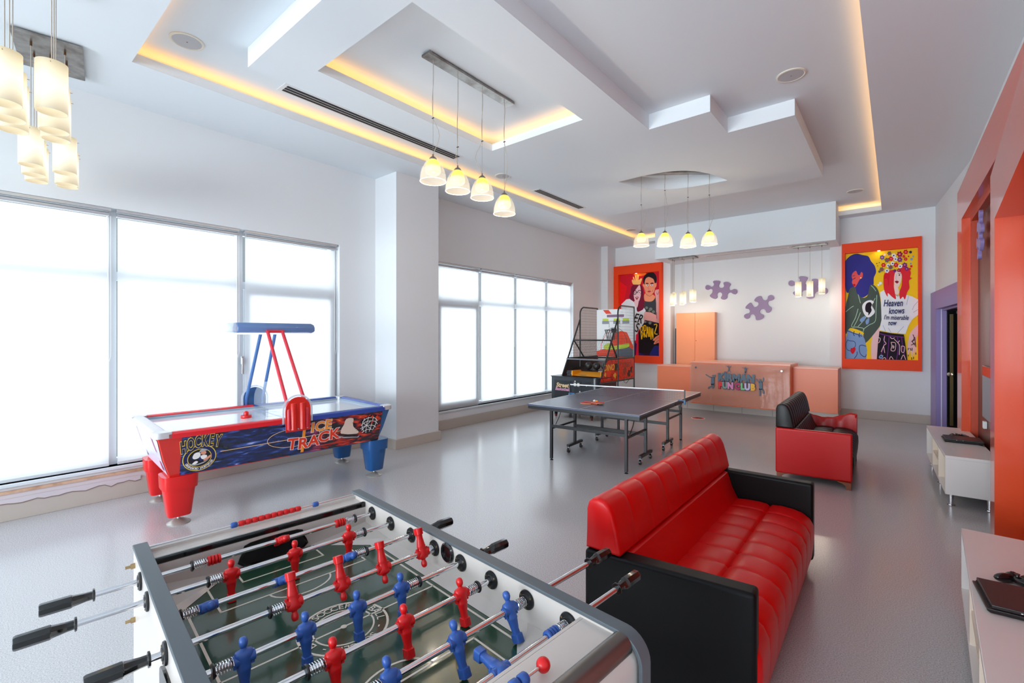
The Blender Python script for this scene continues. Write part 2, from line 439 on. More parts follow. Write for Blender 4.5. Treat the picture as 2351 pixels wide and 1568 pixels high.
# ---------------- ceiling
RX0, RX1, RY0, RY1 = -5.2, -0.2, 1.0, 11.42
SFX0, SFX1, SFY = -4.495, -0.885, 10.87
def rect(x0, y0, x1, y1): return [(x0, y0), (x1, y0), (x1, y1), (x0, y1)]
box_out = [(-4.5, 1.69), (-2.23, 1.69), (-2.23, 5.21), (-1.54, 5.21), (-1.54, 5.89), (-0.85, 5.89), (-0.85, 8.45), (-4.5, 8.45)]
BR = (-4.07, 2.12, -2.70, 4.50)
# eye shaped opening: two arcs between the points
E0 = Vector((-3.365, 6.685)); E1 = Vector((-2.015, 7.70))
ed = (E1 - E0); en = Vector((-ed.y, ed.x)).normalized(); el = ed.length
def eye(bul_far=0.40, bul_near=0.46, n=20):
    up = [E0 + ed * (i / n) + en * bul_far * math.sin(PI * i / n) for i in range(n)]
    dn = [E1 - ed * (i / n) - en * bul_near * math.sin(PI * i / n) for i in range(n)]
    return [(p.x, p.y) for p in up + dn]
EYE = eye()
c = MB()
# outer border
LED_T = 0.16
c.flat(rect(XL - .3, YF, 1.2, NY + .2), H, holes=[rect(RX0, RY0, RX1, RY1)])
# lip, ledge, trough wall of the big recess
def cove(x0, y0, x1, y1, zlip, zled):
    for (ax, ay, bx, by) in ((x0, y0, x1, y0), (x1, y0, x1, y1), (x1, y1, x0, y1), (x0, y1, x0, y0)):
        c.add([(ax, ay, H), (bx, by, H), (bx, by, H + .0045), (ax, ay, H + .0045)], [(0, 1, 2, 3)])
    # ledge and trough back wall
    t = LED_T
    e = .0125
    for (a, b) in (((x0 - t, y0 - t), (x1 + t, y0 - e)), ((x0 - t, y1 + e), (x1 + t, y1 + t)), ((x0 - t, y0 - e), (x0 - e, y1 + e)), ((x1 + e, y0 - e), (x1 + t, y1 + e))):
        c.box((a[0], a[1], H + .004), (b[0], b[1], zled))
        # small upstand at the lip
    u = 0.012
    c.box((x0 - u, y0 - u, H + .004), (x1 + u, y0, zlip)); c.box((x0 - u, y1, H + .004), (x1 + u, y1 + u, zlip))
    c.box((x0 - u, y0, H + .004), (x0, y1, zlip)); c.box((x1, y0, H + .004), (x1 + u, y1, zlip))
    for (ax, ay, bx, by) in ((x0 - t, y0 - t, x1 + t, y0 - t), (x1 + t, y0 - t, x1 + t, y1 + t), (x1 + t, y1 + t, x0 - t, y1 + t), (x0 - t, y1 + t, x0 - t, y0 - t)):
        c.add([(ax, ay, H), (bx, by, H), (bx, by, HU), (ax, ay, HU)], [(0, 1, 2, 3)])
cove(RX0, RY0, RX1, RY1, H + 0.09, H + 0.03)
# upper plane
c.flat(rect(RX0 - .2, RY0 - .2, RX1 + .2, RY1 + .2), HU + 0.0)
# dropped stepped panel
c.flat(box_out, H, holes=[rect(*BR), EYE])
n = len(box_out)
for i in range(n):
    a, b2 = box_out[i], box_out[(i + 1) % n]
    c.add([(a[0], a[1], H), (b2[0], b2[1], H), (b2[0], b2[1], HU), (a[0], a[1], HU)], [(0, 1, 2, 3)])
n = len(EYE)
for i in range(n):
    a, b2 = EYE[i], EYE[(i + 1) % n]
    c.add([(a[0], a[1], H), (b2[0], b2[1], H), (b2[0], b2[1], HU), (a[0], a[1], HU)], [(0, 1, 2, 3)])
cove(BR[0], BR[1], BR[2], BR[3], H + 0.085, H + 0.03)
ceil = c.build('ceiling', CEIL, fixn=False)
struct(ceil)
# soffit over the reception niche
struct(B((SFX0, SFY, 3.53), (SFX1, NY, HU - .002)).build('ceiling_soffit', CEIL))
# LED strips in the coves
LED = mat('warm_led', (255, 170, 60), 0.5, emit=((255, 190, 104), 3.9))
def ledring(x0, y0, x1, y1, skip=()):
    m = MB(); z0, z1 = H + 0.034, H + 0.052
    d0, d1 = 0.075, 0.105
    for i, (a, b) in enumerate((((x0 - d1, y0), (x0 - d0, y1)), ((x1 + d0, y0), (x1 + d1, y1)), ((x0, y0 - d1), (x1, y0 - d0)), ((x0, y1 + d0), (x1, y1 + d1)))):
        if i in skip: continue
        m.box((a[0], a[1], z0), (b[0], b[1], z1))
    return m
m = ledring(RX0, RY0, RX1, RY1)
o = m.build('led_strip', LED); struct(o); o.name = 'trim_5'
m = ledring(*BR, skip=(1, 2))
o = m.build('trim_6', LED); struct(o)

# ---------------- orange portals on the right wall
def portal(label, x, y, rz, length, jw, zi, zo, dep, panel_m, inner=True, panel_len=None):
    r = thing('wall_portal', label, 'wall panel', (x, y, 0), rz)
    # local -y runs towards the camera; local x into the wall
    pl = panel_len or length
    f = MB(); f.box((0, -jw, 0), (dep + .1, 0, zi)); f.box((0, -length, zi), (dep + .1, 0, zo))
    if not panel_len: f.box((0, -length, 0), (dep + .1, -length + jw, zi))
    f.build('frame', ORANGE, r)
    g = MB(); st = 0.05
    g.box((dep - .01, -jw - st, 0), (dep + .05, -jw, zi)); g.box((dep - .01, -pl + .01, zi - st), (dep + .05, -jw - st, zi))
    if inner: g.build('inner_frame', mat('deep_orange', (196, 62, 22), 0.35), r)
    e = 0 if panel_len else jw
    B((dep + .05, -pl + e + .01, 0), (dep + .07, -jw, zi)).build('back_panel', panel_m, r)
    return r
WOOD = mat('mahogany_veneer', (92, 34, 18), 0.4, coat=0.15)
nt = WOOD.node_tree; p = nt.nodes['Principled BSDF']
tc = nt.nodes.new('ShaderNodeTexCoord'); mp = nt.nodes.new('ShaderNodeMapping'); mp.inputs['Scale'].default_value = (9, 9, 0.6)
nn = nt.nodes.new('ShaderNodeTexNoise'); nn.inputs['Scale'].default_value = 2.2; nn.inputs['Detail'].default_value = 6
cr = nt.nodes.new('ShaderNodeValToRGB'); cr.color_ramp.elements[0].color = rgb(52, 18, 10); cr.color_ramp.elements[1].color = rgb(104, 42, 24)
cr.color_ramp.elements[0].position = 0.3; cr.color_ramp.elements[1].position = 0.7
nt.links.new(tc.outputs['Object'], mp.inputs[0]); nt.links.new(mp.outputs[0], nn.inputs['Vector']); nt.links.new(nn.outputs['Fac'], cr.inputs[0]); nt.links.new(cr.outputs[0], p.inputs['Base Color'])
portal('tall orange wall portal with a mahogany back panel behind the far white bench', 0.63, 8.44, 0.0, 4.3, 0.50, 3.12, 3.55, 0.09, WOOD, panel_len=2.98)
portal('nearer orange wall portal at the right edge of the photo beside the near white bench', 0.60, 5.42, -0.0594, 3.9, 0.42, 2.56, 2.98, 0.10, mat('shaded_orange_panel', (186, 44, 8), 0.4), inner=False)  # panel orange is darkened to carry the shade inside the portal
# ================================================================= LAMPS
def glow(name, col, s, top=None, h0=0, h1=1, base=(150, 146, 132)):
    # frosted glass that is lit from inside; tint runs from the rim to the crown
    if name in MATS: return MATS[name]
    m = bpy.data.materials.new(name); m.use_nodes = True
    nt = m.node_tree; p = nt.nodes['Principled BSDF']; p.inputs['Base Color'].default_value = rgb(*base); p.inputs['Roughness'].default_value = .3
    tc = nt.nodes.new('ShaderNodeTexCoord'); sp = nt.nodes.new('ShaderNodeSeparateXYZ'); mr = nt.nodes.new('ShaderNodeMapRange')
    mr.inputs[1].default_value = h0; mr.inputs[2].default_value = h1
    cr = nt.nodes.new('ShaderNodeValToRGB')
    els = cr.color_ramp.elements
    cols = col if isinstance(col, list) else [(0, col), (1, top or col)]
    els[0].position = cols[0][0]; els[0].color = rgb(*cols[0][1]); els[1].position = cols[-1][0]; els[1].color = rgb(*cols[-1][1])
    for q, cc in cols[1:-1]:
        e = els.new(q); e.color = rgb(*cc)
    nt.links.new(tc.outputs['Object'], sp.inputs[0]); nt.links.new(sp.outputs['Z'], mr.inputs[0]); nt.links.new(mr.outputs[0], cr.inputs[0])
    nt.links.new(cr.outputs[0], p.inputs['Emission Color'])
    if isinstance(s, tuple):
        m2 = nt.nodes.new('ShaderNodeMath'); m2.operation = 'SINE'
        m3 = nt.nodes.new('ShaderNodeMath'); m3.operation = 'MULTIPLY'; m3.inputs[1].default_value = PI
        m4 = nt.nodes.new('ShaderNodeMath'); m4.operation = 'MULTIPLY_ADD'; m4.inputs[1].default_value = s[1] - s[0]; m4.inputs[2].default_value = s[0]
        nt.links.new(mr.outputs[0], m3.inputs[0]); nt.links.new(m3.outputs[0], m2.inputs[0]); nt.links.new(m2.outputs[0], m4.inputs[0]); nt.links.new(m4.outputs[0], p.inputs['Emission Strength'])
    else: p.inputs['Emission Strength'].default_value = s
    MATS[name] = m
    return m
TUBEG = glow('lit_cylinder_glass', [(0, (255, 236, 196)), (0.5, (255, 248, 226)), (1, (255, 232, 178))], (0.34, 0.74), h0=-0.3, h1=0)
BELLIN = glow('lit_yellow_glass', [(0.0, (255, 250, 225)), (0.34, (255, 250, 190)), (0.5, (255, 228, 0)), (1, (255, 214, 10))], (0.55, 0.95), h0=-.19, h1=-.02, base=(230, 190, 20))
CORD = mat('pale_cord', (176, 164, 150), 0.5)
WIRE = mat('steel_wire', (150, 150, 150), 0.3, metal=.8)
def mkglass():
    m = glass('clear_bell_glass', (200, 192, 175), 0.15, 0.12)
    nt = m.node_tree
    for nd in nt.nodes:
        if nd.type == 'BSDF_PRINCIPLED':
            nd.inputs['Emission Color'].default_value = rgb(255, 240, 215); nd.inputs['Emission Strength'].default_value = 0.35
    return m
BELLG = mkglass()

def fixture(kind, label, loc, rz, sx, sy, holes):
    r = thing(kind, label, 'ceiling light', loc, rz)
    m = MB(); m.box((-sx / 2, -sy / 2, -0.035), (sx / 2, sy / 2, -0.012)); m.box((-sx / 2 + .03, -sy / 2 + .015, -0.012), (sx / 2 - .03, sy / 2 - .015, 0.0))
    m.build('ceiling_plate', STEEL, r, bevel=0.002)
    return r
def cyl_lamp(parent, x, y, top, h=0.30, rad=0.075, glare=0):
    # hanging glass tube: cord, cap, tube; local z = 0 is the ceiling
    MB().tube([(x, y, -.035), (x + .002, y, top * .5), (x, y, top)], 0.003, 6).build('cord', CORD, parent)
    MB().cyl((x, y, -0.06), (x, y, -.03), 0.008, n=10).build('cord_grip', mat('bronze', (110, 84, 60), .35, metal=.8), parent)
    g = MB()
    t = 0.004
    prof = [(rad, 0), (rad, -h), (rad - t, -h), (rad - t, -0.01), (rad - t, 0), (rad, 0)]
    g.lathe(prof, n=28)
    o = g.build('glass_tube', TUBEG, parent, smooth=True); o.location = (x, y, top)
    k = MB(); k.tube([(-rad - .012, 0, -.02), (rad + .012, 0, -.02)], 0.002, 6); k.tube([(0, -rad - .012, -.025), (0, rad + .012, -.025)], 0.002, 6)
    k.cyl((0, 0, -0.03), (0, 0, 0.0), 0.016, n=10)
    k.build('crossbar', mat('brass_pin', (190, 150, 90), .3, metal=.9), o)
    bl = MB(); bl.sphere((0, 0, -h * .5), 0.03, 12); bl.build('bulb', mat('lamp_bulb', (255, 240, 210), .4, emit=((255, 232, 190), 2)), o)
    if glare: bulb_light(parent, (x, y, top - h - .03), glare)
def bell_lamp(parent, x, y, top, sag=0.05, side=1, kink=0.5):
    zc = top
    MB().tube([(x, y, -.03), (x, y, zc)], 0.0014, 5).build('wire', WIRE, parent)
    pts = []
    L = zc + .03
    for i in range(17):
        t = i / 16.0
        if t < kink: d = 0.006 * math.sin(t / kink * PI * 2)
        else: d = sag * side * math.sin((t - kink) / (1 - kink) * PI) ** 1.3
        pts.append((x + d * .9, y + d * .5, -.03 + L * t))
    MB().tube(pts, 0.0028, 6).build('cord', CORD, parent)
    k = MB(); k.box((x - .012, y - .004, -.03 + L * kink - .004), (x + .012, y + .004, -.03 + L * kink + .004)); k.build('cord_clip', BLACKM, parent)
    cap = MB(); cap.cyl((0, 0, 0.0), (0, 0, -.03), 0.007, n=10); cap.lathe([(0.001, -.022), (0.018, -.024), (0.034, -.04), (0.038, -.055), (0.03, -.056)], n=24)
    o = cap.build('lamp_cap', STEEL, parent, smooth=True); o.location = (x, y, zc)
    prof = [(0.032, -.045), (0.055, -.06), (0.082, -.095), (0.105, -.14), (0.118, -.19), (0.122, -.24), (0.121, -.252)]
    prof2 = [(r_ - .004, z_) for r_, z_ in prof[::-1]]
    g = MB(); g.lathe(prof + prof2, n=36); g.build('outer_glass', BELLG, parent, smooth=True).location = (x, y, zc)
    rim = MB(); rim.lathe([(0.119, -.250), (0.1225, -.2535), (0.119, -.257), (0.1155, -.2535), (0.119, -.250)], n=36)
    rim.build('glass_rim', mat('lit_rim', (255, 246, 226), .2, emit=((255, 244, 220), .9)), parent, smooth=True).location = (x, y, zc)
    inn = MB(); inn.lathe([(0.025, -.045), (0.045, -.062), (0.062, -.095), (0.071, -.135), (0.071, -.165), (0.055, -.185), (0.03, -.19), (0.001, -.19)], n=28)
    inn.build('inner_glass', BELLIN, parent, smooth=True).location = (x, y, zc - .0)
    bulb_light(parent, (x, y, zc - .40), 4)
# long bar in the rectangular ceiling recess: four bells
f1 = fixture('pendant_light', 'long steel bar pendant with four yellow glass bells in the rectangular lit recess', (-3.31, 3.36, HU), 0, 0.11, 1.22, None)
for (y, t, sg, sd, kk) in ((-.52, -.915, .06, 1, .62), (-.205, -.93, .02, -1, .8), (.145, -.915, .07, -1, .62), (.50, -1.01, .03, 1, .45)):
    bell_lamp(f1, 0.0, y, t, sg, sd, kk)
# four bells hanging out of the eye shaped recess
f2 = fixture('pendant_light', 'steel bar pendant with four yellow glass bells hanging from the eye shaped recess', (-2.69, 7.30, HU), math.atan2(0.63, 0.86), 1.22, 0.12, None)
for (x, t, sg, sd, kk) in ((-.53, -.92, .09, 1, .55), (-.16, -.92, .05, 1, .3), (.20, -.94, .02, -1, .42), (.53, -.91, .10, 1, .4)):
    bell_lamp(f2, x, 0.0, t, sg, sd, kk)
# square nine-cord cluster, upper left
cl = fixture('cluster_pendant', 'square steel ceiling plate with frosted glass tubes, wholly in view at the upper left', (-5.57, 0.525, H), math.radians(-9), 0.64, 0.42, None)
def loc9(wx, wy, cx_, cy_, a=math.radians(-9)):
    dx, dy = wx - cx_, wy - cy_
    return dx * math.cos(a) + dy * math.sin(a), -dx * math.sin(a) + dy * math.cos(a)
for (wx, wy, zt) in ((-5.42, .396, 3.365), (-5.624, .429, 3.34), (-5.829, .461, 3.335), (-5.381, .592, 3.345), (-5.591, .625, 3.30), (-5.803, .656, 3.33)):
    lx, ly = loc9(wx, wy, -5.57, .525); cyl_lamp(cl, lx, ly, zt - H)
k = MB(); k.cyl((0.0, 0, -0.07), (0.0, 0, -.03), 0.009, n=10); k.cyl((-.2, 0, -0.07), (-.2, 0, -.03), 0.009, n=10); k.build('cord_grip', mat('bronze', (110, 84, 60), .35, metal=.8), cl)
cl2 = fixture('cluster_pendant', 'large frosted glass tube cluster nearest the camera, cut by the top left corner', (-4.17, 0.29, H), math.radians(-9), 0.64, 0.42, None)
for (wx, wy, zt) in ((-3.99, .185, 3.33), (-4.2, .215, 3.31), (-4.41, .24, 3.31), (-3.99, .38, 3.35), (-4.19, .41, 3.30), (-4.4, .44, 3.31)):
    lx, ly = loc9(wx, wy, -4.17, .29); cyl_lamp(cl2, lx, ly, zt - H)
# niche fixtures under the soffit
n1 = fixture('tube_pendant', 'small steel plate pendant with six thin cords over the orange cupboard', (-3.88, 11.04, 3.53), 0, 0.62, 0.28, None)
for (x, y, t, r_) in ((-.24, .08, -.80, .05), (-.225, -.08, -.85, .055), (-.01, .08, -.8, .055), (.0, -.06, -.84, .055), (.215, .08, -.78, .05), (.235, -.02, -.775, .075)):
    cyl_lamp(n1, x, y, t, 0.29, r_, glare=2.5)
n2_ = fixture('tube_pendant', 'small steel bar pendant with three white glass tubes before a purple puzzle piece', (-1.345, 11.17, 3.53), 0, 0.6, 0.12, None)
for x, t in ((-.205, -.74), (.0, -.74), (.205, -.70)): cyl_lamp(n2_, x, 0, t, 0.31, .058, glare=3)
# slot diffuser in the soffit and linear grilles in the ceiling
def grille(label, x0, y0, x1, y1, z, n, along='y', col=None):
    r = thing('air_grille', label, 'air vent', ((x0 + x1) / 2, (y0 + y1) / 2, z - .006), group=None)
    hx, hy = (x1 - x0) / 2, (y1 - y0) / 2
    B((-hx, -hy, 0), (hx, hy, .0055)).build('backing', mat('vent_white', (222, 224, 226), .4), r)
    m = MB()
    for i in range(n):
        if along == 'y':
            c_ = -hx + (i + 1) * 2 * hx / (n + 1); m.box((c_ - hx * .2, -hy + .04, -.001), (c_ + hx * .2, hy - .04, 0.001))
        else:
            c_ = -hy + (i + 1) * 2 * hy / (n + 1); m.box((-hx + .03, c_ - hy * .3, -.001), (hx - .03, c_ + hy * .3, 0.001))
    m.build('slot', mat('vent_dark', (16, 16, 18), .7) if along == 'y' else mat('slot_grey', (130, 124, 118), .6), r)
grille('long black-slotted ceiling grille beside the rectangular lit recess', -5.03, 2.17, -4.83, 4.72, HU, 3)
grille('short black-slotted ceiling grille further back, beyond the hanging bells', -5.02, 6.6, -4.84, 8.2, HU, 3)
grille('thin grey slot diffuser under the soffit between the two small pendants', -3.43, 11.16, -1.72, 11.26, 3.53, 1, 'x')
def speaker(label, x, y, z, r_=0.13):
    t = thing('ceiling_speaker', label, 'ceiling speaker', (x, y, z - .012))
    MB().lathe([(r_ * .84, .0115), (r_, .0115), (r_, 0.004), (r_ * .9, 0.0), (r_ * .84, .004)], n=36).build('rim', mat('cream_plastic', (226, 222, 208), .4), t, smooth=True)
    MB().lathe([(0.001, 0.002), (r_ * .84, .003), (r_ * .84, .011), (.001, .011)], n=36).build('speaker_mesh', mat('speaker_grey', (186, 188, 192), .6), t)
    MB().lathe([(0.001, 0), (.006, 0), (.006, .003), (.001, .003)], n=12).build('badge', GREY, t)
for lab, x, y in (('round ceiling speaker at the upper left near the lit corner of the large recess', -4.815, 1.31), ('round ceiling speaker above the stepped panel edge on the right', -.80, 5.33), ('small round ceiling speaker near the right end of the soffit', -.555, 10.35), ('small round ceiling speaker at the far left end of the recess beside the soffit', -5.0, 10.62), ('small round ceiling speaker half hidden by the fourth bell cord', -4.92, 5.7)):
    speaker(lab, x, y, HU)
# ================================================================= RECEPTION
NAVY = mat('slate_letter', (70, 92, 112), 0.4)
rd = thing('reception_desk', 'orange reception desk with glass sign panel and club lettering', 'reception desk', (-2.5, 10.3, 0))
# local coordinates = world minus (-2.5, 10.3)
WY = 0.30   # wing front, local
b = MB(); b.box((-1.83, WY, 0.2), (-0.95, 0.9, 0.965)); b.build('left_wing', DESKO, rd, bevel=.004)
b = MB(); b.box((0.94, WY, 0.2), (1.672, 0.9, 1.03)); b.build('right_wing', DESKO, rd, bevel=.004)
B((-1.83, WY - .004, .965), (-.95, .9, .985)).build('counter_top', DESKT, rd)
B((0.94, WY - .004, 1.03), (1.672, .9, 1.05)).build('counter_top', DESKT, rd)
b = MB(); b.box((-0.95, 0.02, 0.2), (0.94, 0.9, 1.09)); b.build('centre_front', DESKO, rd, bevel=.004)
B((-0.95, 0.0, 1.09), (0.94, 0.9, 1.115)).build('counter_top', DESKT, rd)
b = MB(); b.box((-1.83, .5, 0), (1.66, .88, .2)); b.build('plinth', mat('pale_tile', (206, 200, 192), .3), rd)
b = MB()
for x in (-1.2, -.62, -.04, .54, 1.12): b.box((x, .497, 0), (x + .006, .5, .2))
b.build('plinth_joint', GREY, rd)
gp = B((-0.955, -0.035, 0.232), (0.935, -0.023, 1.075)).build('glass_panel', glass('sign_glass', (226, 170, 148), 0.42, 0.05), rd)
for x in (-.83, .80):
    for z in (.335, .985):
        s_ = MB(); s_.lathe([(.001, -.012), (.02, -.012), (.023, -.006), (.023, .0), (.012, .0), (.012, .045), (.001, .045)], (0, 0, 0), 20, ax='y')
        s_.build('standoff', CHROME, gp, smooth=True).location = (x, -.035, z)
# lettering mounted on the glass
YL = -0.06
def letter(ch, x, z, size, m, back=None, sx=1.0, name='letter', off=.012):
    mb = MB(); text_mb(mb, ch, size, FRONT(x, YL, z), 0, .006, off, sx=sx)
    if back: text_mb(mb, ch, size, FRONT(x, YL + .012, z), 1, .005, off + .013, sx=sx)
    mb.build(name, [m] + ([back] if back else []), rd, fixn=False)
mb = MB(); text_mb(mb, 'KIRMAN', .205, FRONT(-.02, YL, .80), 0, .006, .014, width=.70); mb.build('lettering', NAVY, rd, fixn=False)
MB().lathe([(.001, -.008), (.022, -.008), (.022, .008), (.001, .008)], (-.228, YL, .91), 16, ax='y').build('letter_dot', NAVY, rd)
cols = [(224, 14, 20), (128, 152, 146), (226, 140, 190), (186, 8, 90), (126, 200, 140), (206, 196, 236), (244, 184, 16)]
DK = mat('sign_backing', (72, 66, 92), .5)  # dark colour of the wider backing behind each letter
for ch_, x, c_ in zip('FUNCLUB', (-.325, -.232, -.125, .013, .105, .195, .295), cols):
    letter(ch_, x, .632, .172, mat('sign_%s_%d' % (ch_, c_[0]), c_, .4), DK, sx=.82, off=.012)
# little jumping figures (flat cut-outs)
def figure(x, z, s, limbs, head, torso):
    mb = MB()
    M = FRONT(x, YL, z)
    for q, w_ in limbs: mb.prism([(a * s, b_ * s) for a, b_ in stroke(smooth_poly(q, 4, False), w_)], .008, M=M)
    mb.prism([(a * s, b_ * s) for a, b_ in smooth_poly(torso)], .008, M=M)
    mb.prism([(head[0] * s + head[2] * s * math.cos(t * PI / 6), head[1] * s + head[2] * s * math.sin(t * PI / 6)) for t in range(12)], .008, M=M)
    mb.build('jumping_figure', NAVY, rd)
figure(-.49, .70, .30, [(((.02, .28), (-.18, .34), (-.42, .5)), .06), (((.1, .28), (.2, .36), (.2, .5)), .06), (((0, -.15), (-.02, -.32), (-.2, -.42), (-.22, -.52)), .09), (((.1, -.15), (.12, -.3), (.04, -.48)), .09)], (.07, .42, .065), [(-.02, .3), (.14, .3), (.17, 0), (.13, -.2), (-.05, -.2), (-.06, .05)])
figure(.42, .665, .32, [(((0, .26), (-.12, .32), (-.2, .46)), .06), (((.1, .26), (.2, .4), (.2, .56)), .06), (((0, -.15), (.02, -.35), (.02, -.6)), .085), (((.1, -.15), (.2, -.3), (.22, -.45)), .085)], (.02, .4, .06), [(-.04, .3), (.12, .3), (.15, 0), (.14, -.2), (-.02, -.2), (-.03, .05)])
figure(-.16, .985, .16, [(((0, .2), (-.14, .3), (-.3, .42)), .06), (((.08, .2), (.22, .3), (.32, .42)), .06), (((0, -.15), (-.1, -.32), (-.2, -.5)), .08), (((.08, -.15), (.18, -.3), (.28, -.46)), .08)], (0, .36, .07), [(-.05, .24), (.09, .24), (.1, 0), (.08, -.2), (-.03, -.2), (-.04, .05)])
figure(.155, .965, .17, [(((0, .24), (-.14, .3), (-.34, .36)), .06), (((.06, .24), (.2, .26), (.34, .32)), .06), (((0, -.1), (-.02, -.3), (-.04, -.7)), .07), (((.05, -.1), (.05, -.3), (.0, -.5)), .07)], (.03, .38, .07), [(-.07, .28), (.13, .28), (.12, 0), (.08, -.2), (-.03, -.2), (-.05, .05)])

# orange two-door cupboard in the niche
cb = thing('cupboard', 'tall pale orange two-door cupboard on the niche wall behind the desk', 'cupboard', (-3.87, 11.85, 0))
CBO = mat('cupboard_orange', (246, 158, 112), .35)
b = B((-.47, 0.02, 0), (.475, .195, 2.25)).build('carcass', CBO, cb, bevel=.003)
for sx_, nm in ((-1, 'door'), (1, 'door')):
    x0, x1 = (-.47, -.003) if sx_ < 0 else (.003, .475)
    d = B((x0, 0, 0.05), (x1, .018, 2.25)).build('door', CBO, cb, bevel=.002)
    if sx_ > 0: MB().lathe([(.001, -.004), (.01, -.004), (.01, 0), (.001, 0)], (.03, 0, 1.55), 12, ax='y').build('lock', mat('bronze', (110, 84, 60), .35, metal=.8), d)
dp = B((-.012, -.03, 0), (.012, .03, 1.86)).build('dark_board', mat('dark_board', (28, 22, 36), .4))
dp.location = (-4.372, 11.93, 0); tag(dp, 'narrow dark board standing on edge left of the orange cupboard', 'board')

# purple puzzle pieces
def puzzle_poly(s=1.0):
    # one jigsaw piece: knobs left and right, sockets top and bottom, outline with rounded corners
    P_ = [(-.5, .42), (-.42, .5), (-.2, .52), (-.1, .48), (-.12, .34), (-.14, .2), (-.04, .12), (.1, .14), (.16, .24), (.1, .38), (.12, .46), (.3, .5), (.5, .4),
          (.44, .2), (.5, .06), (.62, .06), (.74, .14), (.88, .1), (.92, -.04), (.84, -.16), (.7, -.14), (.6, -.08), (.48, -.12), (.42, -.26), (.44, -.42), (.34, -.52), (.2, -.54), (.1, -.46),
          (.14, -.32), (.12, -.2), (.0, -.14), (-.12, -.2), (-.14, -.32), (-.1, -.46), (-.2, -.56), (-.4, -.52), (-.54, -.4),
          (-.44, -.24), (-.44, -.06), (-.56, .0), (-.7, -.08), (-.84, -.04), (-.88, .1), (-.8, .2), (-.66, .18), (-.54, .12), (-.44, .18), (-.42, .3)]
    return [(a * s, b_ * s) for a, b_ in smooth_poly(P_, 3)]
def puzzle(label, x, y, z, rot, s, face, flat=True):
    mb = MB().prism(puzzle_poly(s), .03)
    o = mb.build('puzzle_piece', PURPLE if flat else LILAC, None, bevel=0.004)
    o.matrix_world = T(x, y, z) @ (face @ RZ(rot))
    return tag(o, label, 'wall decoration', 'purple puzzle pieces on the walls')
FN = RX(PI / 2)
puzzle('purple jigsaw piece on the niche wall right above the orange cupboard', -3.31, NY - .001, 2.80, math.radians(-10), .42, FN)
puzzle('tilted purple jigsaw piece in the middle of the niche wall, lowest of the three', -2.46, NY - .001, 2.33, math.radians(42), .43, FN)
puzzle('purple jigsaw piece behind the three glass tubes at the right of the niche', -1.50, NY - .001, 2.74, math.radians(-16), .43, FN)

# posters ---------------------------------------------------------------
def poster(name, label, x0, x1, z0, z1, ax0, ax1, az0, az1, lampx):
    r = thing(name, label, 'poster', ((x0 + x1) / 2, YB, z0))
    cx_ = (x0 + x1) / 2
    f = MB(); D = .11
    X0, X1, Z0, Z1 = x0 - cx_, x1 - cx_, 0, z1 - z0
    A0, A1, B0, B1 = ax0 - cx_, ax1 - cx_, az0 - z0, az1 - z0
    f.box((X0, -D, Z0), (A0, 0, Z1)); f.box((A1, -D, Z0), (X1, 0, Z1)); f.box((A0, -D, Z0), (A1, 0, B0)); f.box((A0, -D, B1), (A1, 0, Z1))
    f.build('frame', FRAMEO, r)
    l = MB().lathe([(.001, 0), (.02, 0), (.02, .003), (.001, .003)], (lampx - cx_, -.085, B1 - .004), 16)
    l.build('spot_lamp', mat('spot_emit', (255, 225, 170), .4, emit=((255, 214, 150), 40)), r)
    return r, A0, A1, B0, B1
def layer(mb, mats, poly, col, depth, M, u, v):
    if col not in mats: mats.append(col)
    mb.flat([(u(a), v(b_)) for a, b_ in poly], depth, mats.index(col), M)
def art_build(r, A0, A1, B0, B1, quad, layers, texts=()):
    # layers: (rgb, points, smooth) measured on a view of the print; quad = its corners tl,tr,br,bl in those units
    M = T(0, -.012, 0) @ RX(PI / 2)
    (x0, y0), (x1, y1), (x2, y2), (x3, y3) = quad
    def uv(px, py):
        u = (px - (x0 + x3) / 2) / ((x1 + x2) / 2 - (x0 + x3) / 2)
        t = y0 + (y1 - y0) * u; b_ = y3 + (y2 - y3) * u
        v = (b_ - py) / (b_ - t)
        u = min(max(u, 0), 1); v = min(max(v, 0), 1)
        return (A0 + (A1 - A0) * u, B0 + (B1 - B0) * v)
    mb = MB(); cols = []
    d = 0.0
    for L_ in layers:
        col, pts, sm = L_[:3]
        if sm == 's': pts = smooth_poly(pts, 4)
        elif isinstance(sm, (int, float)): pts = stroke(smooth_poly(pts, 4, False), sm)
        if col not in cols: cols.append(col)
        pp = [uv(*q) for q in pts]
        try: mb.flat(pp, d, cols.index(col), M)
        except Exception: pass
        d += 0.00018
    for (s_, px, py, size, rot, col, sx_, off) in texts:
        if col not in cols: cols.append(col)
        q = uv(px, py)
        text_mb(mb, s_, size, M @ T(q[0], q[1], d + .001) @ RZ(rot), cols.index(col), 0.0004, off, sx=abs(sx_), shear=.2, width=(-sx_ if sx_ < 0 else None))
    return mb.build('artwork', [mat('ink_%d_%d_%d' % c_, c_, .6, spec=.15) for c_ in cols], r, fixn=False)
NAV = (52, 50, 138); SK1 = (228, 88, 88); JK = (74, 86, 80); MINT = (178, 214, 190); JE = (128, 158, 204); DN = (34, 40, 96); WH = (236, 238, 244); RH = (226, 40, 54); SK2 = (246, 218, 208); PK = (238, 196, 200); BK = (30, 18, 34); PUR = (112, 44, 132); RD = (214, 22, 40); YE = (246, 204, 28); GR = (96, 104, 104)
def circ(cx, cy, r, n=10, ry=None): return [(cx + r * math.cos(2 * PI * i / n), cy + (ry or r) * math.sin(2 * PI * i / n)) for i in range(n)]
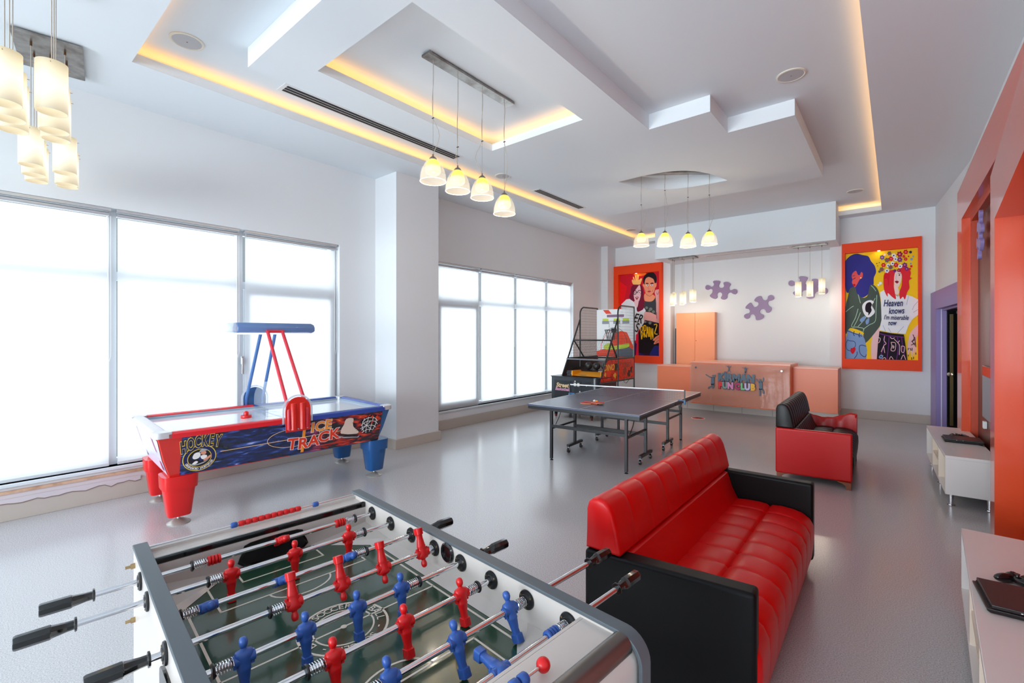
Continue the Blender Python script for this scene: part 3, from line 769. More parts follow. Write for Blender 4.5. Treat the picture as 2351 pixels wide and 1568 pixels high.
L2 = [(YE, [(90, 214), (916, 140), (930, 1399), (103, 1392)], 'p'),
 (PK, [(474, 1050), (505, 1075), (472, 1392), (412, 1392), (415, 1150)], 's'),
 (PK, [(830, 1120), (870, 1050), (925, 1000), (926, 1080), (900, 1180), (905, 1320), (890, 1260), (880, 1370), (866, 1290), (852, 1375), (842, 1280), (816, 1345), (812, 1240)], 's'),
 (NAV, [(94, 340), (104, 285), (160, 232), (232, 208), (300, 222), (372, 238), (402, 290), (446, 345), (462, 415), (436, 480), (432, 560), (395, 600), (372, 662), (300, 702), (232, 650), (190, 600), (128, 652), (100, 590)], 's'),
 (SK1, [(226, 400), (185, 430), (176, 470), (186, 500), (178, 530), (190, 555), (212, 586), (238, 555), (270, 500), (300, 480), (308, 430), (288, 415), (270, 450), (246, 440)], 's'),
 (BK, [(190, 498), (212, 486), (220, 478)], 6), (DN, [(184, 462), (215, 455)], 5), ((190, 14, 30), circ(206, 562, 15), 's'), ((250, 226, 150), circ(284, 480, 8), 's'),
 (JK, [(152, 606), (215, 586), (238, 655), (300, 702), (362, 680), (398, 556), (470, 590), (506, 690), (520, 830), (526, 960), (492, 1040), (342, 1212), (314, 1130), (310, 1090), (160, 1045), (102, 1110), (101, 820), (128, 700)], 's'),
 (MINT, [(405, 566), (432, 590), (460, 628)], 6), (MINT, [(470, 672), (462, 830), (452, 965), (380, 1010), (312, 1060)], 6), (MINT, [(252, 668), (280, 765)], 6), (MINT, [(102, 866), (160, 820), (198, 798)], 6), (MINT, [(252, 828), (220, 930), (172, 1028), (240, 1035), (318, 1052), (304, 1098)], 6), (MINT, [(280, 868), (240, 960), (200, 1028)], 6), (MINT, [(452, 708), (400, 800), (340, 930), (250, 1030)], 6),
 (WH, [(300, 800), (338, 748), (400, 730), (436, 752), (414, 790), (448, 856), (420, 900), (368, 926), (322, 884)], 's'), (BK, [(335, 820), (350, 770), (392, 752), (414, 778), (404, 810), (410, 850), (372, 902), (372, 872), (345, 860)], 's'),
 (JE, [(338, 910), (326, 960), (290, 978), (272, 955), (300, 925)], 's'), (JE, [(382, 930), (378, 985), (352, 1006), (340, 975), (352, 950)], 's'),
 (JE, [(132, 1062), (200, 1098), (298, 1112), (332, 1176), (358, 1290), (348, 1392), (106, 1391), (103, 1180)], 'p'),
 (DN, [(122, 1078), (180, 1098), (300, 1138)], 7), (DN, [(206, 1080), (198, 1120), (212, 1132)], 8), (DN, [(270, 1098), (262, 1138), (276, 1146)], 8), (DN, [(126, 1180), (106, 1230), (120, 1290), (180, 1300), (218, 1250), (210, 1200), (150, 1190), (126, 1180)], 6), (DN, [(348, 1250), (300, 1238), (268, 1252), (276, 1330), (330, 1370), (350, 1340)], 7), (DN, [(240, 1310), (236, 1350), (205, 1391)], 7),
 (RD, [(190, 1268), (212, 1262), (222, 1290), (192, 1338), (162, 1312), (164, 1275), (180, 1272)], 's'),
 (WH, [(508, 640), (560, 612), (640, 640), (700, 690), (770, 660), (860, 686), (922, 720), (922, 890), (862, 940), (820, 1010), (788, 1104), (620, 1092), (497, 1066), (524, 950), (518, 750)], 'p'),
 (JE, [(922, 740), (880, 790), (862, 836)], 4), (JE, [(922, 830), (870, 866)], 4), (JE, [(540, 1010), (570, 1080)], 4), (JE, [(600, 1040), (630, 1090)], 4), (JE, [(770, 1020), (700, 1098)], 4), (JE, [(820, 680), (800, 780)], 4), (JE, [(665, 652), (690, 676), (722, 672)], 5),
 (SK2, [(664, 560), (700, 580), (722, 640), (700, 664), (672, 652)], 's'),
 (RH, [(556, 432), (600, 400), (690, 392), (668, 470), (660, 560), (672, 640), (684, 716), (640, 690), (596, 650), (590, 690), (552, 610), (546, 500)], 's'),
 (RH, [(700, 388), (790, 345), (844, 410), (838, 470), (858, 484), (826, 510), (830, 590), (806, 640), (782, 720), (760, 690), (730, 716), (722, 640), (746, 560), (746, 440)], 's'),
 (SK2, [(700, 398), (744, 432), (744, 500), (716, 574), (690, 586), (668, 560), (664, 480), (676, 420)], 's'),
 ((150, 30, 50), [(672, 520), (694, 510), (716, 522), (696, 542)], 's'), (DN, [(706, 430), (738, 432)], 5), (DN, circ(722, 448, 8), 's'), (JE, [(690, 440), (684, 490), (698, 500)], 3), (RD, [(560, 440), (612, 432), (610, 500), (598, 572), (588, 490), (552, 492)], 's')]
random.seed(11)
for (x, y, r_, c_) in ((612, 205, 26, GR), (660, 230, 28, WH), (725, 215, 36, (150, 20, 70)), (790, 190, 30, RD), (842, 192, 18, DN), (530, 250, 30, (84, 84, 150)), (585, 280, 30, GR), (630, 265, 30, RD), (680, 270, 26, WH), (725, 275, 32, PUR), (790, 270, 22, RD), (852, 270, 16, JE), (545, 335, 28, RD), (598, 340, 24, WH), (648, 318, 26, WH), (684, 335, 30, RD), (730, 350, 26, WH), (780, 335, 30, PUR), (850, 350, 16, RD), (525, 385, 28, GR), (585, 400, 28, WH), (625, 360, 28, GR), (672, 400, 20, PUR), (715, 395, 22, (150, 20, 70)), (800, 380, 24, PUR), (500, 410, 16, GR), (870, 240, 12, JE), (845, 320, 12, JE), (835, 380, 14, RD), (512, 540, 20, WH), (490, 560, 14, WH), (470, 320, 7, BK), (480, 345, 6, BK), (498, 310, 6, BK), (770, 240, 18, RH), (560, 220, 14, WH), (820, 240, 10, RD)):
    pts = [(x + (r_ if i % 2 else r_ * .72) * math.cos(i * PI / 6 + x), y + (r_ if i % 2 else r_ * .72) * math.sin(i * PI / 6 + x)) for i in range(12)]
    L2.append((c_, pts, 's'))
    if r_ > 20: L2.append(((210, 20, 40) if c_ in (GR,) else (DN if c_ == WH else (240, 120, 130)), circ(x, y, r_ * .3), 's'))
L2 += [(BK, [(500, 1078), (640, 1100), (770, 1112), (790, 1250), (808, 1396), (470, 1393), (482, 1230)], 'p'), (PUR, [(502, 1104), (600, 1128), (768, 1142)], 10), (PUR, [(560, 1130), (545, 1260), (500, 1390)], 9), (PUR, [(610, 1130), (600, 1260), (585, 1390)], 9), (PUR, [(700, 1140), (710, 1260), (690, 1394)], 9), (PUR, [(745, 1140), (760, 1260), (790, 1394)], 9)]
for q in ([(484, 1150), (510, 1160), (500, 1200), (482, 1210)], [(560, 1130), (552, 1180), (575, 1215), (550, 1240), (520, 1310)], [(548, 1245), (560, 1320)], [(620, 1140), (640, 1160), (670, 1150)], [(630, 1200), (680, 1210), (672, 1290), (630, 1290), (640, 1240), (630, 1200)], [(650, 1235), (664, 1250), (652, 1268), (650, 1235)], [(665, 1165), (700, 1200), (725, 1240), (720, 1340)], [(725, 1180), (705, 1205)], [(745, 1240), (778, 1250), (770, 1310), (745, 1300), (745, 1240)], [(612, 1392), (630, 1360), (655, 1392)], [(740, 1390), (765, 1340), (790, 1392)], [(530, 1390), (560, 1372), (572, 1392)]):
    L2.append((PK, q, 7))
L2 += [(JE, [(492, 1372), (515, 1342), (544, 1352), (522, 1386)], 's'), (BK, circ(518, 1364, 8), 's')]
for q in ([(866, 1110), (880, 1150), (862, 1190), (888, 1230)], [(850, 1190), (892, 1165)], [(846, 1230), (892, 1205)], [(886, 1140), (896, 1250)], [(820, 1260), (814, 1285)], [(836, 1260), (846, 1290)], [(858, 1258), (856, 1292)], [(816, 1335), (816, 1355)], [(852, 1365), (854, 1392)], [(874, 1358), (872, 1384)], [(897, 1310), (897, 1334)]):
    L2.append((BK, q, 7))
r, A0, A1, B0, B1 = poster('wall_poster', 'framed poster of two women, one with blue hair and one with red hair and flowers', -.848, .384, 1.0, 3.555, -.793, .335, 1.205, 3.355, -.25)
art_build(r, A0, A1, B0, B1, ((93, 215), (915, 142), (928, 1397), (103, 1390)), L2,
          [('Heaven', 652, 765, .185, -.02, DN, -.29, .003), ('knows', 688, 850, .17, .02, DN, -.235, .003), ("I'm miserable", 685, 925, .125, -.05, DN, -.37, .002), ('now', 642, 985, .14, .0, DN, -.13, .003)])

RB = (206, 20, 44); HM = (28, 18, 26); SKM = (238, 148, 112); SKD = (212, 150, 150); HW = (120, 20, 52); TS = (226, 230, 236); YL2 = (250, 196, 20); GD = (58, 60, 66)
L1 = [(RB, [(142, 205), (760, 152), (766, 1426), (142, 1426)], 'p'),
 ((236, 20, 30), [(144, 300), (260, 380), (210, 600), (144, 680)], 'p'), ((250, 120, 30), [(370, 182), (545, 172), (520, 210), (400, 218)], 's'),
 (GD, [(525, 600), (640, 590), (690, 540), (760, 560), (762, 930), (540, 930), (520, 700)], 'p'),
 ((40, 20, 60), [(440, 1080), (520, 920), (762, 930), (764, 1425), (445, 1425)], 'p'), (HM, [(440, 1080), (520, 930), (762, 940), (762, 1250), (640, 1330), (600, 1400), (440, 1380)], 'p'),
 (SKM, [(520, 520), (548, 480), (650, 500), (686, 540), (640, 600), (570, 606), (530, 590)], 's'),
 (SKM, [(512, 330), (560, 240), (640, 240), (686, 310), (704, 330), (700, 380), (684, 400), (668, 460), (620, 510), (580, 515), (540, 470), (520, 400), (500, 360)], 's'),
 (HM, [(512, 330), (508, 250), (560, 185), (640, 162), (690, 200), (706, 260), (700, 312), (680, 330), (660, 270), (612, 240), (580, 236), (546, 260), (530, 310), (528, 350)], 's'),
 ((96, 16, 26), [(538, 335), (560, 322), (588, 328), (588, 340), (560, 340)], 'p'), ((96, 16, 26), [(612, 330), (640, 318), (664, 326), (662, 338), (616, 342)], 'p'),
 (TS, [(546, 360), (566, 352), (590, 362), (568, 374)], 's'), (TS, [(612, 360), (636, 348), (658, 356), (636, 370)], 's'), (HM, circ(570, 360, 7), 's'), (HM, circ(634, 358, 7), 's'),
 ((200, 90, 80), [(592, 360), (582, 415), (612, 418)], 4), ((190, 60, 70), [(570, 456), (596, 440), (626, 452), (600, 468)], 's'), ((140, 60, 50), [(540, 430), (552, 460)], 4), ((140, 60, 50), [(652, 428), (644, 458)], 4), ((140, 60, 50), [(545, 488), (600, 524), (640, 500)], 5),
 (TS, [(250, 575), (300, 568), (375, 620), (430, 760), (520, 700), (545, 740), (520, 930), (430, 1060), (392, 1200), (200, 1200), (160, 800), (170, 650)], 'p'),
 (HW, [(322, 400), (350, 358), (430, 340), (480, 360), (505, 420), (520, 560), (520, 700), (470, 748), (420, 760), (410, 700), (440, 620), (440, 540), (380, 600), (320, 580), (296, 540), (316, 470)], 's'),
 ((236, 190, 196), [(452, 356), (470, 420), (474, 500), (450, 590), (420, 618), (392, 610), (370, 560), (366, 480), (400, 420)], 's'),
 ((236, 190, 196), [(376, 600), (440, 560), (430, 660), (410, 700), (380, 650)], 's'),
 ((170, 20, 40), [(388, 545), (410, 535), (440, 540), (412, 580)], 's'), (TS, [(398, 546), (430, 546), (412, 556)], 's'),
 (HM, [(356, 452), (376, 440), (402, 452), (400, 486), (378, 500), (358, 480), (356, 452)], 9), (HM, [(420, 478), (440, 440), (480, 446), (478, 484), (450, 498), (420, 478), (402, 460)], 9), (HM, circ(380, 472, 6), 's'), (HM, circ(452, 468, 6), 's'),
 ((250, 190, 110), [(356, 345), (336, 300), (344, 272), (362, 290), (352, 240), (366, 236), (390, 290), (386, 216), (404, 212), (414, 280), (424, 208), (440, 214), (440, 280), (470, 258), (492, 262), (474, 320), (460, 348), (400, 350)], 's'),
 ((236, 170, 166), [(530, 760), (620, 770), (700, 810), (700, 640), (690, 520), (676, 470), (690, 430), (740, 420), (752, 320), (764, 290), (764, 935), (640, 905), (510, 880)], 'p'),
 ((150, 90, 110), [(704, 470), (722, 500), (746, 440)], 6), ((150, 60, 60), [(706, 770), (708, 862)], 6), ((120, 126, 120), circ(560, 700, 20), 's'), ((120, 126, 120), circ(620, 720, 24), 's'), ((120, 126, 120), circ(660, 760, 22), 's'), ((120, 126, 120), circ(600, 745, 16), 's'), ((120, 126, 120), circ(540, 915, 16), 's'), ((120, 126, 120), circ(610, 930, 22), 's'),
 ((240, 140, 112), [(650, 1190), (690, 1140), (740, 1108), (764, 1104), (764, 1215), (720, 1230), (690, 1246), (664, 1244), (680, 1200)], 's'), (HM, [(668, 1215), (700, 1170), (740, 1140)], 4), (HM, [(690, 1240), (720, 1200), (762, 1180)], 4),
 ((34, 40, 120), [(640, 1330), (690, 1268), (764, 1300), (766, 1424), (610, 1424)], 's'), ((34, 40, 120), [(445, 1380), (520, 1410), (520, 1425), (445, 1425)], 'p'),
 ((230, 20, 60), [(400, 1110), (434, 1090), (440, 1424), (392, 1424)], 'p'), ((36, 22, 96), [(384, 1220), (410, 1250), (400, 1424), (384, 1424)], 'p')]
for (q) in ([(470, 1005), (486, 1180)], [(468, 1000), (500, 985), (500, 1050), (480, 1070), (506, 1090), (490, 1150), (486, 1180)], [(520, 970), (524, 1150)], [(516, 970), (548, 975), (546, 1040), (524, 1060), (548, 1140)], [(575, 985), (556, 1150)], [(575, 985), (590, 1140)], [(562, 1080), (588, 1078)], [(600, 990), (604, 1140)], [(626, 1180), (622, 1000), (654, 1170), (650, 1010)], [(668, 956), (712, 956), (680, 1080), (720, 1096)]):
    L1.append((YL2, q, 13))
r, A0, A1, B0, B1 = poster('wall_poster', 'framed red poster of a couple taking a pose, partly behind the basketball machine', -6.0, -4.637, .945, 3.575, -5.86, -4.71, 1.145, 3.342, -5.35)
art_build(r, A0, A1, B0, B1, ((145, 208), (757, 155), (763, 1423), (145, 1423)), L1, [('ER', 430, 870, .34, -.25, HM, .7, .003), ('S', 412, 1010, .34, -.1, HM, .7, .003)])
r.name = 'wall_poster'
# floor sticker
st = thing('floor_sticker', 'round red and white sticker stuck on the floor before the desk', 'sticker', (-3.08, 9.63, 0.0))
MB().lathe([(.001, .0), (.135, 0), (.135, .002), (.001, .002)], n=32).build('white_disc', WHITEP, st)
MB().lathe([(.001, .002), (.115, .002), (.115, .003), (.001, .003)], n=32).build('red_disc', mat('sticker_red', (206, 60, 48), .5), st)
m = MB()
for sx_ in (-.03, .04): m.prism(smooth_poly([(sx_ - .02, -.04), (sx_ + .02, -.045), (sx_ + .025, 0), (sx_ + .015, .05), (sx_ - .015, .05), (sx_ - .02, 0)]), .001, z0=.003)
m.build('footprint_mark', BLACKM, st)
# ================================================================= FOOSBALL TABLE
# local: x along the table (0 = far end), y along the rods (0 = left rail), z up
ft = thing('foosball_table', 'white foosball table with dark rails and red and blue players', 'football table', (-2.023, .394, 0), -.098)
FW, FL, FT_ = .826, 1.49, .95
RAIL = mat('dark_edge_band', (84, 92, 98), 0.45)
WL = mat('white_melamine', (200, 191, 185), 0.3, coat=.15)
t = .034
s = MB(); s.box((.0, 0, .34), (FL - .055, t, FT_ - .006)); s.build('left_side_panel', WL, ft)
s = MB(); s.box((.0, FW - t, .34), (FL - .055, FW, FT_ - .006)); s.build('right_side_panel', WL, ft)
s = MB(); s.box((0, t, .34), (.03, FW - t, FT_ - .012)); s.build('end_panel', WL, ft)
def rail_poly(y0, y1):
    m = MB()
    # strip on top of the side, wrapping round the near corner
    prof = [(0, FT_)]
    pts = [(-.004, FT_ - .004), (FL - .06, FT_ - .004)] + [(FL - .06 + .055 * math.sin(a), FT_ - .059 + .055 * math.cos(a)) for a in [i * PI / 16 for i in range(1, 9)]] + [(FL - .005, .40)]
    inner = [(p[0], p[1]) for p in pts]
    rings = []
    n = len(pts)
    for i, (x, z) in enumerate(pts):
        a = pts[max(i - 1, 0)]; b_ = pts[min(i + 1, n - 1)]
        dx, dz = b_[0] - a[0], b_[1] - a[1]; d = math.hypot(dx, dz); nx, nz = -dz / d, dx / d
        nx, nz = (nx, nz) if nz >= 0 or nx > 0 else (-nx, -nz)
        th = .010
        rings.append([(x, y0, z), (x, y1, z), (x + nx * th, y1, z + nz * th), (x + nx * th, y0, z + nz * th)])
    m.loft(rings)
    return m
rail_poly(-.003, t + .004).build('left_rail', RAIL, ft, bevel=.0015)
rail_poly(FW - t - .004, FW + .003).build('right_rail', RAIL, ft, bevel=.0015)
# near end body with rounded shoulder
m = MB()
pts = [(1.322, .34), (1.322, FT_ - .012), (FL - .06, FT_ - .012)] + [(FL - .06 + .049 * math.sin(i * PI / 16), FT_ - .061 + .049 * math.cos(i * PI / 16)) for i in range(1, 9)] + [(FL - .011, .34)]
m.loft([[(x, t, z) for x, z in pts], [(x, FW - .001, z) for x, z in pts]])
m.build('near_end_panel', WL, ft, smooth=True)
m = MB(); m.cyl((FL - .05, t + .001, FT_ - .022), (FL - .05, FW - t - .004, FT_ - .022), .029, n=24); m.build('near_end_bar', mat('dark_steel_bar', (110, 104, 100), .3, metal=.8), ft, smooth=True)
# far end shelf with score wire
s = MB(); s.box((0.03, t, FT_ - .05), (.118, FW - t, FT_ - .022)); s.build('end_shelf', WL, ft)
B((.112, t, FT_ - .034), (.128, FW - t, FT_ - .012)).build('end_shelf_edge', BLACK, ft, bevel=.004)
B((.118, t, .80), (.128, FW - t, FT_ - .034)).build('end_wall', WL, ft)
B((1.312, t, .80), (1.321, FW - t, FT_ - .012)).build('end_wall', WL, ft)
# goal mouths
def goal(x, sgn):
    m = MB(); M = T(x, .413, .815) @ Matrix(((0, 0, sgn, 0), (1, 0, 0, 0), (0, 1, 0, 0), (0, 0, 0, 1)))
    m.prism(smooth_poly([(-.11, .008), (.11, .008), (.11, .06), (.085, .088), (-.085, .088), (-.11, .06)], 3), .004, 0, M)
    m.prism(smooth_poly([(-.1, .014), (.1, .014), (.1, .056), (.08, .078), (-.08, .078), (-.1, .056)], 3), .0015, 1, M, z0=.004)
    m.build('goal_mouth', [BLACK, mat('goal_dark', (8, 8, 10), .9)], ft)
goal(.128, 1); goal(1.312, -1)
# playing field
ZF = .82
GRN = mat('field_green', (34, 66, 48), 0.22, coat=.5, var=(2.2, (46, 76, 60), .35, .65))
B((.1, t, ZF - .02), (1.312, FW - t, ZF)).build('field', GRN, ft)
LW = mat('field_line', (226, 214, 200), .3)
m = MB()
X0, X1, Y0, Y1, XC, YC = .128, 1.312, t, FW - t, .733, .413
def band(pts, w_): m.prism(stroke(pts, w_), .0006, z0=ZF)
def box_line(x0, y0, x1, y1, w_=.006):
    band([(x0, y0), (x1, y0)], w_); band([(x1, y0 - w_ / 2), (x1, y1 + w_ / 2)], w_); band([(x1, y1), (x0, y1)], w_); band([(x0, y0), (x0, y1)], w_)
fy0, fy1 = Y0 + .062, Y1 - .062
band([(X0 + .01, fy0), (X1 - .01, fy0)], .007); band([(X0 + .01, fy1), (X1 - .01, fy1)], .007)
band([(XC, fy0), (XC, fy1)], .006)
for x, sg in ((X0, 1), (X1, -1)):
    box_line(x, YC - .24, x + sg * .27, YC + .24); box_line(x, YC - .14, x + sg * .12, YC + .14)
    arc = [(x + sg * (.27 + .07 * math.sin(a)), YC - .1 * math.cos(a)) for a in [i * PI / 14 for i in range(15)]]
    band(arc, .006)
for R_ in (.125, .085):
    c_ = [(XC + R_ * math.cos(i * PI / 24), YC + R_ * math.sin(i * PI / 24)) for i in range(49)]
    band(c_, .005 if R_ < .1 else .007)
m.lathe([(.001, ZF), (.009, ZF), (.009, ZF + .0008), (.001, ZF + .0008)], (XC, YC, 0), 16)
# ring lettering
ring = 'SOCCER - BALL - SOCCER - BALL - '
for i, ch_ in enumerate(ring):
    a = math.radians(205) - 2 * PI * i / len(ring)
    if ch_ != ' ':
        text_mb(m, ch_, .034, T(XC + .105 * math.cos(a), YC + .105 * math.sin(a), ZF + .0012) @ RZ(a - PI / 2), 0, .0003, .0003)
m.build('field_markings', LW, ft, fixn=False)
# raised white side strips with sloping corners
m = MB()
for y0, y1, yi in ((Y0, Y0 + .045, 1), (Y1 - .045, Y1, -1)):
    a, b_ = (Y0, Y0 + .045) if yi > 0 else (Y1, Y1 - .045)
    m.add([(X0, a, ZF + .018), (X1, a, ZF + .018), (X1, b_, ZF + .001), (X0, b_, ZF + .001), (X0, a, ZF), (X1, a, ZF)], [(0, 1, 2, 3), (0, 4, 5, 1), (3, 2, 5, 4)])
    for x, sg in ((X0, 1), (X1, -1)):
        m.add([(x, a, ZF + .03), (x + sg * .19, a, ZF + .0185), (x, a + yi * .24, ZF + .001), (x + sg * .19, b_, ZF + .0012)], [(0, 1, 3), (0, 3, 2), (0, 2, 1), (1, 2, 3)])
m.build('corner_ramps', WL, ft)
# legs
for x in (.1, FL - .2):
    for y in (.04, FW - .14):
        m = MB(); m.box((x, y, .03), (x + .1, y + .1, .36)); m.cyl((x + .05, y + .05, 0), (x + .05, y + .05, .03), .04, n=20, mi=1); m.build('leg', [WL, BLKPL], ft, bevel=.003)
# ball return hole, ball cup, latches
BR_ = mat('old_brass', (176, 150, 110), .35, metal=.9)
m = MB(); m.lathe([(.024, 0), (.033, .001), (.035, .006), (.030, .010), (.024, .008), (.02, -.004), (.001, -.004)], n=28, M=T(.735, FW - t, .915) @ RX(PI / 2))
m.cyl((.735, FW - t, .915), (.735, FW - t - .003, .915), .026, n=24)
m.build('ball_hole', BLACK, ft, smooth=True)
m = MB(); m.prism(smooth_poly([(-.075, -.06), (.075, -.06), (.085, .0), (.05, .06), (-.05, .06), (-.085, .0)], 4), .008, 0, T(.70, -.008, .80) @ RX(-PI / 2) @ T(0, 0, -.0))
m.prism(smooth_poly([(-.055, -.045), (.055, -.045), (.065, .0), (.04, .045), (-.04, .045), (-.065, .0)], 4), .03, 1, T(.70, -.036, .78) @ RX(-PI / 2))
m.build('ball_cup', [BLACK, BLKPL], ft)
for x, z in ((.02, .90), (.025, .72)):
    m = MB(); m.cyl((x + .02, -.012, z), (x + .02, 0, z), .009, n=12); m.cyl((x + .02, -.026, z), (x + .02, -.012, z), .005, n=12); m.build('panel_bolt', BR_, ft, smooth=True)
# score beads
wire = MB().cyl((.024, t, FT_ - .004), (.024, FW - t, FT_ - .004), .004, n=10).build('score_wire', CHROME, ft, smooth=True)
def bead(par, x, y, z, m_, axis_y=True, r_=.011):
    b_ = MB(); b_.lathe([(.004, -.0115), (r_ * .8, -.011), (r_, -.007), (r_, .007), (r_ * .8, .011), (.004, .0115)], (0, 0, 0), 16, ax='y'); o = b_.build('score_bead', m_, par, smooth=True); o.location = (x, y, z)
PR = mat('player_red', (206, 12, 16), .36); PB = mat('player_blue', (44, 84, 158), .4)
bead(wire, .024, .300, FT_ - .004, PB)
for i in range(10): bead(wire, .024, .326 + i * .0235, FT_ - .004, PR)
bead(wire, .024, .612, FT_ - .004, PB)
w2_ = MB().cyl((1.382, .20, FT_ + .010), (1.382, .56, FT_ + .010), .0035, n=10)
w2_.cyl((1.382, .20, FT_ - .02), (1.382, .20, FT_ + .012), .004, n=10)
w2_ = w2_.build('score_wire', CHROME, ft, smooth=True)
for y in (.475, .501): bead(w2_, 1.382, y, FT_ + .010, PB, r_=.014)
o = MB().sphere((0, 0, 0), .016, 20).build('wire_end_knob', PR, w2_, smooth=True); o.location = (1.382, .565, FT_ + .010)

# one player: rounded sections from foot to head, the rod runs through the chest
def sec(z, wx, wy, cx=0.0, n=14, p_=2.6):
    r_ = []
    for i in range(n):
        a = 2 * PI * i / n; c_, s_ = math.cos(a), math.sin(a)
        r_.append((cx + wx * math.copysign(abs(c_) ** (2 / p_), c_), wy * math.copysign(abs(s_) ** (2 / p_), s_), z))
    return r_
def player_mb():
    m = MB()
    S_ = [(-.0835, .013, .0105, .002, 5), (-.083, .015, .0125, .002, 5), (-.062, .0145, .012, .001, 5), (-.0605, .0095, .010, 0, 4), (-.05, .0085, .0105, 0, 3), (-.036, .0105, .013, 0, 2.6), (-.026, .0115, .0145, 0, 2.6), (-.0225, .0125, .0155, 0, 3), (-.019, .0115, .0145, 0, 3), (-.008, .012, .015, 0, 3), (.002, .0145, .0185, 0, 2.8), (.012, .0145, .021, 0, 2.8), (.0175, .0115, .0185, 0, 2.6), (.0205, .007, .009, 0, 2.2), (.024, .0062, .0065, 0, 2), (.027, .0085, .008, .001, 2), (.033, .0112, .0098, .001, 2), (.040, .0112, .0098, .0005, 2), (.046, .0085, .0075, 0, 2), (.0485, .003, .003, 0, 2)]
    m.loft([sec(z, wx, wy, cx, p_=p_) for z, wx, wy, cx, p_ in S_])
    # arms folded close to the body
    for s_ in (-1, 1):
        m.loft([[(x + .0, y * 1.0 + s_ * .019, z) for x, y, z in sec(zz, .0052, .0045, 0, 8)] for zz in (.013, .004, -.008, -.017)])
    m.cyl((0, -.024, 0), (0, .024, 0), .0125, n=16)
    return m
pm = player_mb(); PM = {}
def mkplayer(m_, r):
    if m_.name not in PM:
        o = pm.build('player', m_, r, smooth=True); PM[m_.name] = o.data
    else:
        o = bpy.data.objects.new('player', PM[m_.name]); COL.objects.link(o); o.parent = r
    return o
bump_mb = MB()
for k in range(4): bump_mb.lathe([(.009, -.02 + k * .01), (.0155, -.0185 + k * .01), (.0165, -.015 + k * .01), (.0155, -.0115 + k * .01), (.009, -.01 + k * .01)], n=16, ax='y')
def helix(y0, y1, r_=.0135, turns=6):
    return [(r_ * math.cos(2 * PI * turns * i / 60), y0 + (y1 - y0) * i / 60, r_ * math.sin(2 * PI * turns * i / 60)) for i in range(61)]
def handle_mb(sgn, y0):
    # y0 = where the grip assembly starts; runs outward in sgn
    m = MB()
    ring = lambda y, r_: [(r_ * math.cos(2 * PI * (i + .5) / 8), y, r_ * math.sin(2 * PI * (i + .5) / 8)) for i in range(8)]
    pr = [(0, .010), (0.001, .018), (.006, .0185), (.007, .012), (.016, .0125), (.02, .0125), (.05, .0165), (.052, .0185), (.114, .0185), (.119, .0165)]
    m.loft([ring(y0 + sgn * a, r_) for a, r_ in pr])
    return m
ZR = .905
def rod(i, ys, tilt, m_, left, hy, y_in, y_out, bumps=(), extra=None):
    x = .192 + .1545 * i
    r = MB().cyl((0, y_in, 0), (0, y_out, 0), .0082, n=16).build('rod', CHROME, ft, smooth=True)
    r.location = (x, 0, ZR); r.rotation_euler = (0, 0, 0)
    for y, tt in zip(ys, tilt if isinstance(tilt, (list, tuple)) else [tilt] * len(ys)):
        o = mkplayer(m_, r)
        o.location = (0, y, 0); o.rotation_euler = (0, -math.radians(tt), 0)
    for y in bumps:
        o = bump_mb.build('bumper', m_, r, smooth=True); o.location = (0, y, 0)
    lo = min(list(ys) + list(bumps)); hi = max(list(ys) + list(bumps))
    for (y, sg) in ((lo - .024, -1), (hi + .024, 1)):
        if y < t + .012 or y > FW - t - .012: continue
        e = y + sg * .036
        e = max(t + .012, min(FW - t - .012, e))
        MB().tube(helix(y, e), .0013, 5).build('spring', CHROME, r, smooth=True)
        MB().lathe([(.0085, -.003), (.0165, -.003), (.018, 0), (.0165, .003), (.0085, .003)], n=18, ax='y').build('spring_stop', BLKPL, r, smooth=True).location = (0, e + sg * .004, 0)
    if left is not None:
        handle_mb(-1 if left else 1, hy).build('handle', mat('handle_gloss', (18, 18, 18), .12, coat=.4), r, bevel=.0008)
    # bushings in both side panels
    for yb, sg in ((FW - t, -1), (0, -1)) if left else ((FW - t, -1),):
        b_ = MB(); b_.lathe([(.009, 0), (.0265, 0), (.0285, .002), (.027, .006), (.017, .0075), (.015, .010), (.009, .010)], n=26, ax='y')
        for q in range(3):
            a = q * 2 * PI / 3 + .5; b_.lathe([(.001, .0068), (.003, .0068), (.003, .0082), (.001, .0082)], (.022 * math.cos(a), 0, .022 * math.sin(a)), 8, mi=1, ax='y')
        o = b_.build('bushing', [BLKPL, BR_], ft, smooth=True)
        o.rotation_euler = (0, 0, PI); o.location = (x, yb, ZR)
    return r
rod(0, [.42], -66, PR, True, -.107, -.11, FW - t - .005, bumps=(.198, .646))
rod(1, [.213, .411, .61], 2, PR, True, -.15, -.155, FW - t - .005)
rod(2, [.118, .322, .539], -64, PB, False, .864, t + .004, .868)
rod(3, [.298, .442, .585, .738], 200, PR, True, -.03, -.035, FW - t - .005)
rod(4, [.129, .274, .417, .558], 8, PB, False, .884, t + .004, .888)
rod(5, [.282, .477, .669], 14, PR, True, -.11, -.115, FW - t - .005)
rod(6, [.342, .532, .721], 24, PB, False, 1.093, t + .004, 1.097)
rod(7, [.539], -92, PB, False, 1.025, t + .004, 1.03, bumps=(.33, .722))
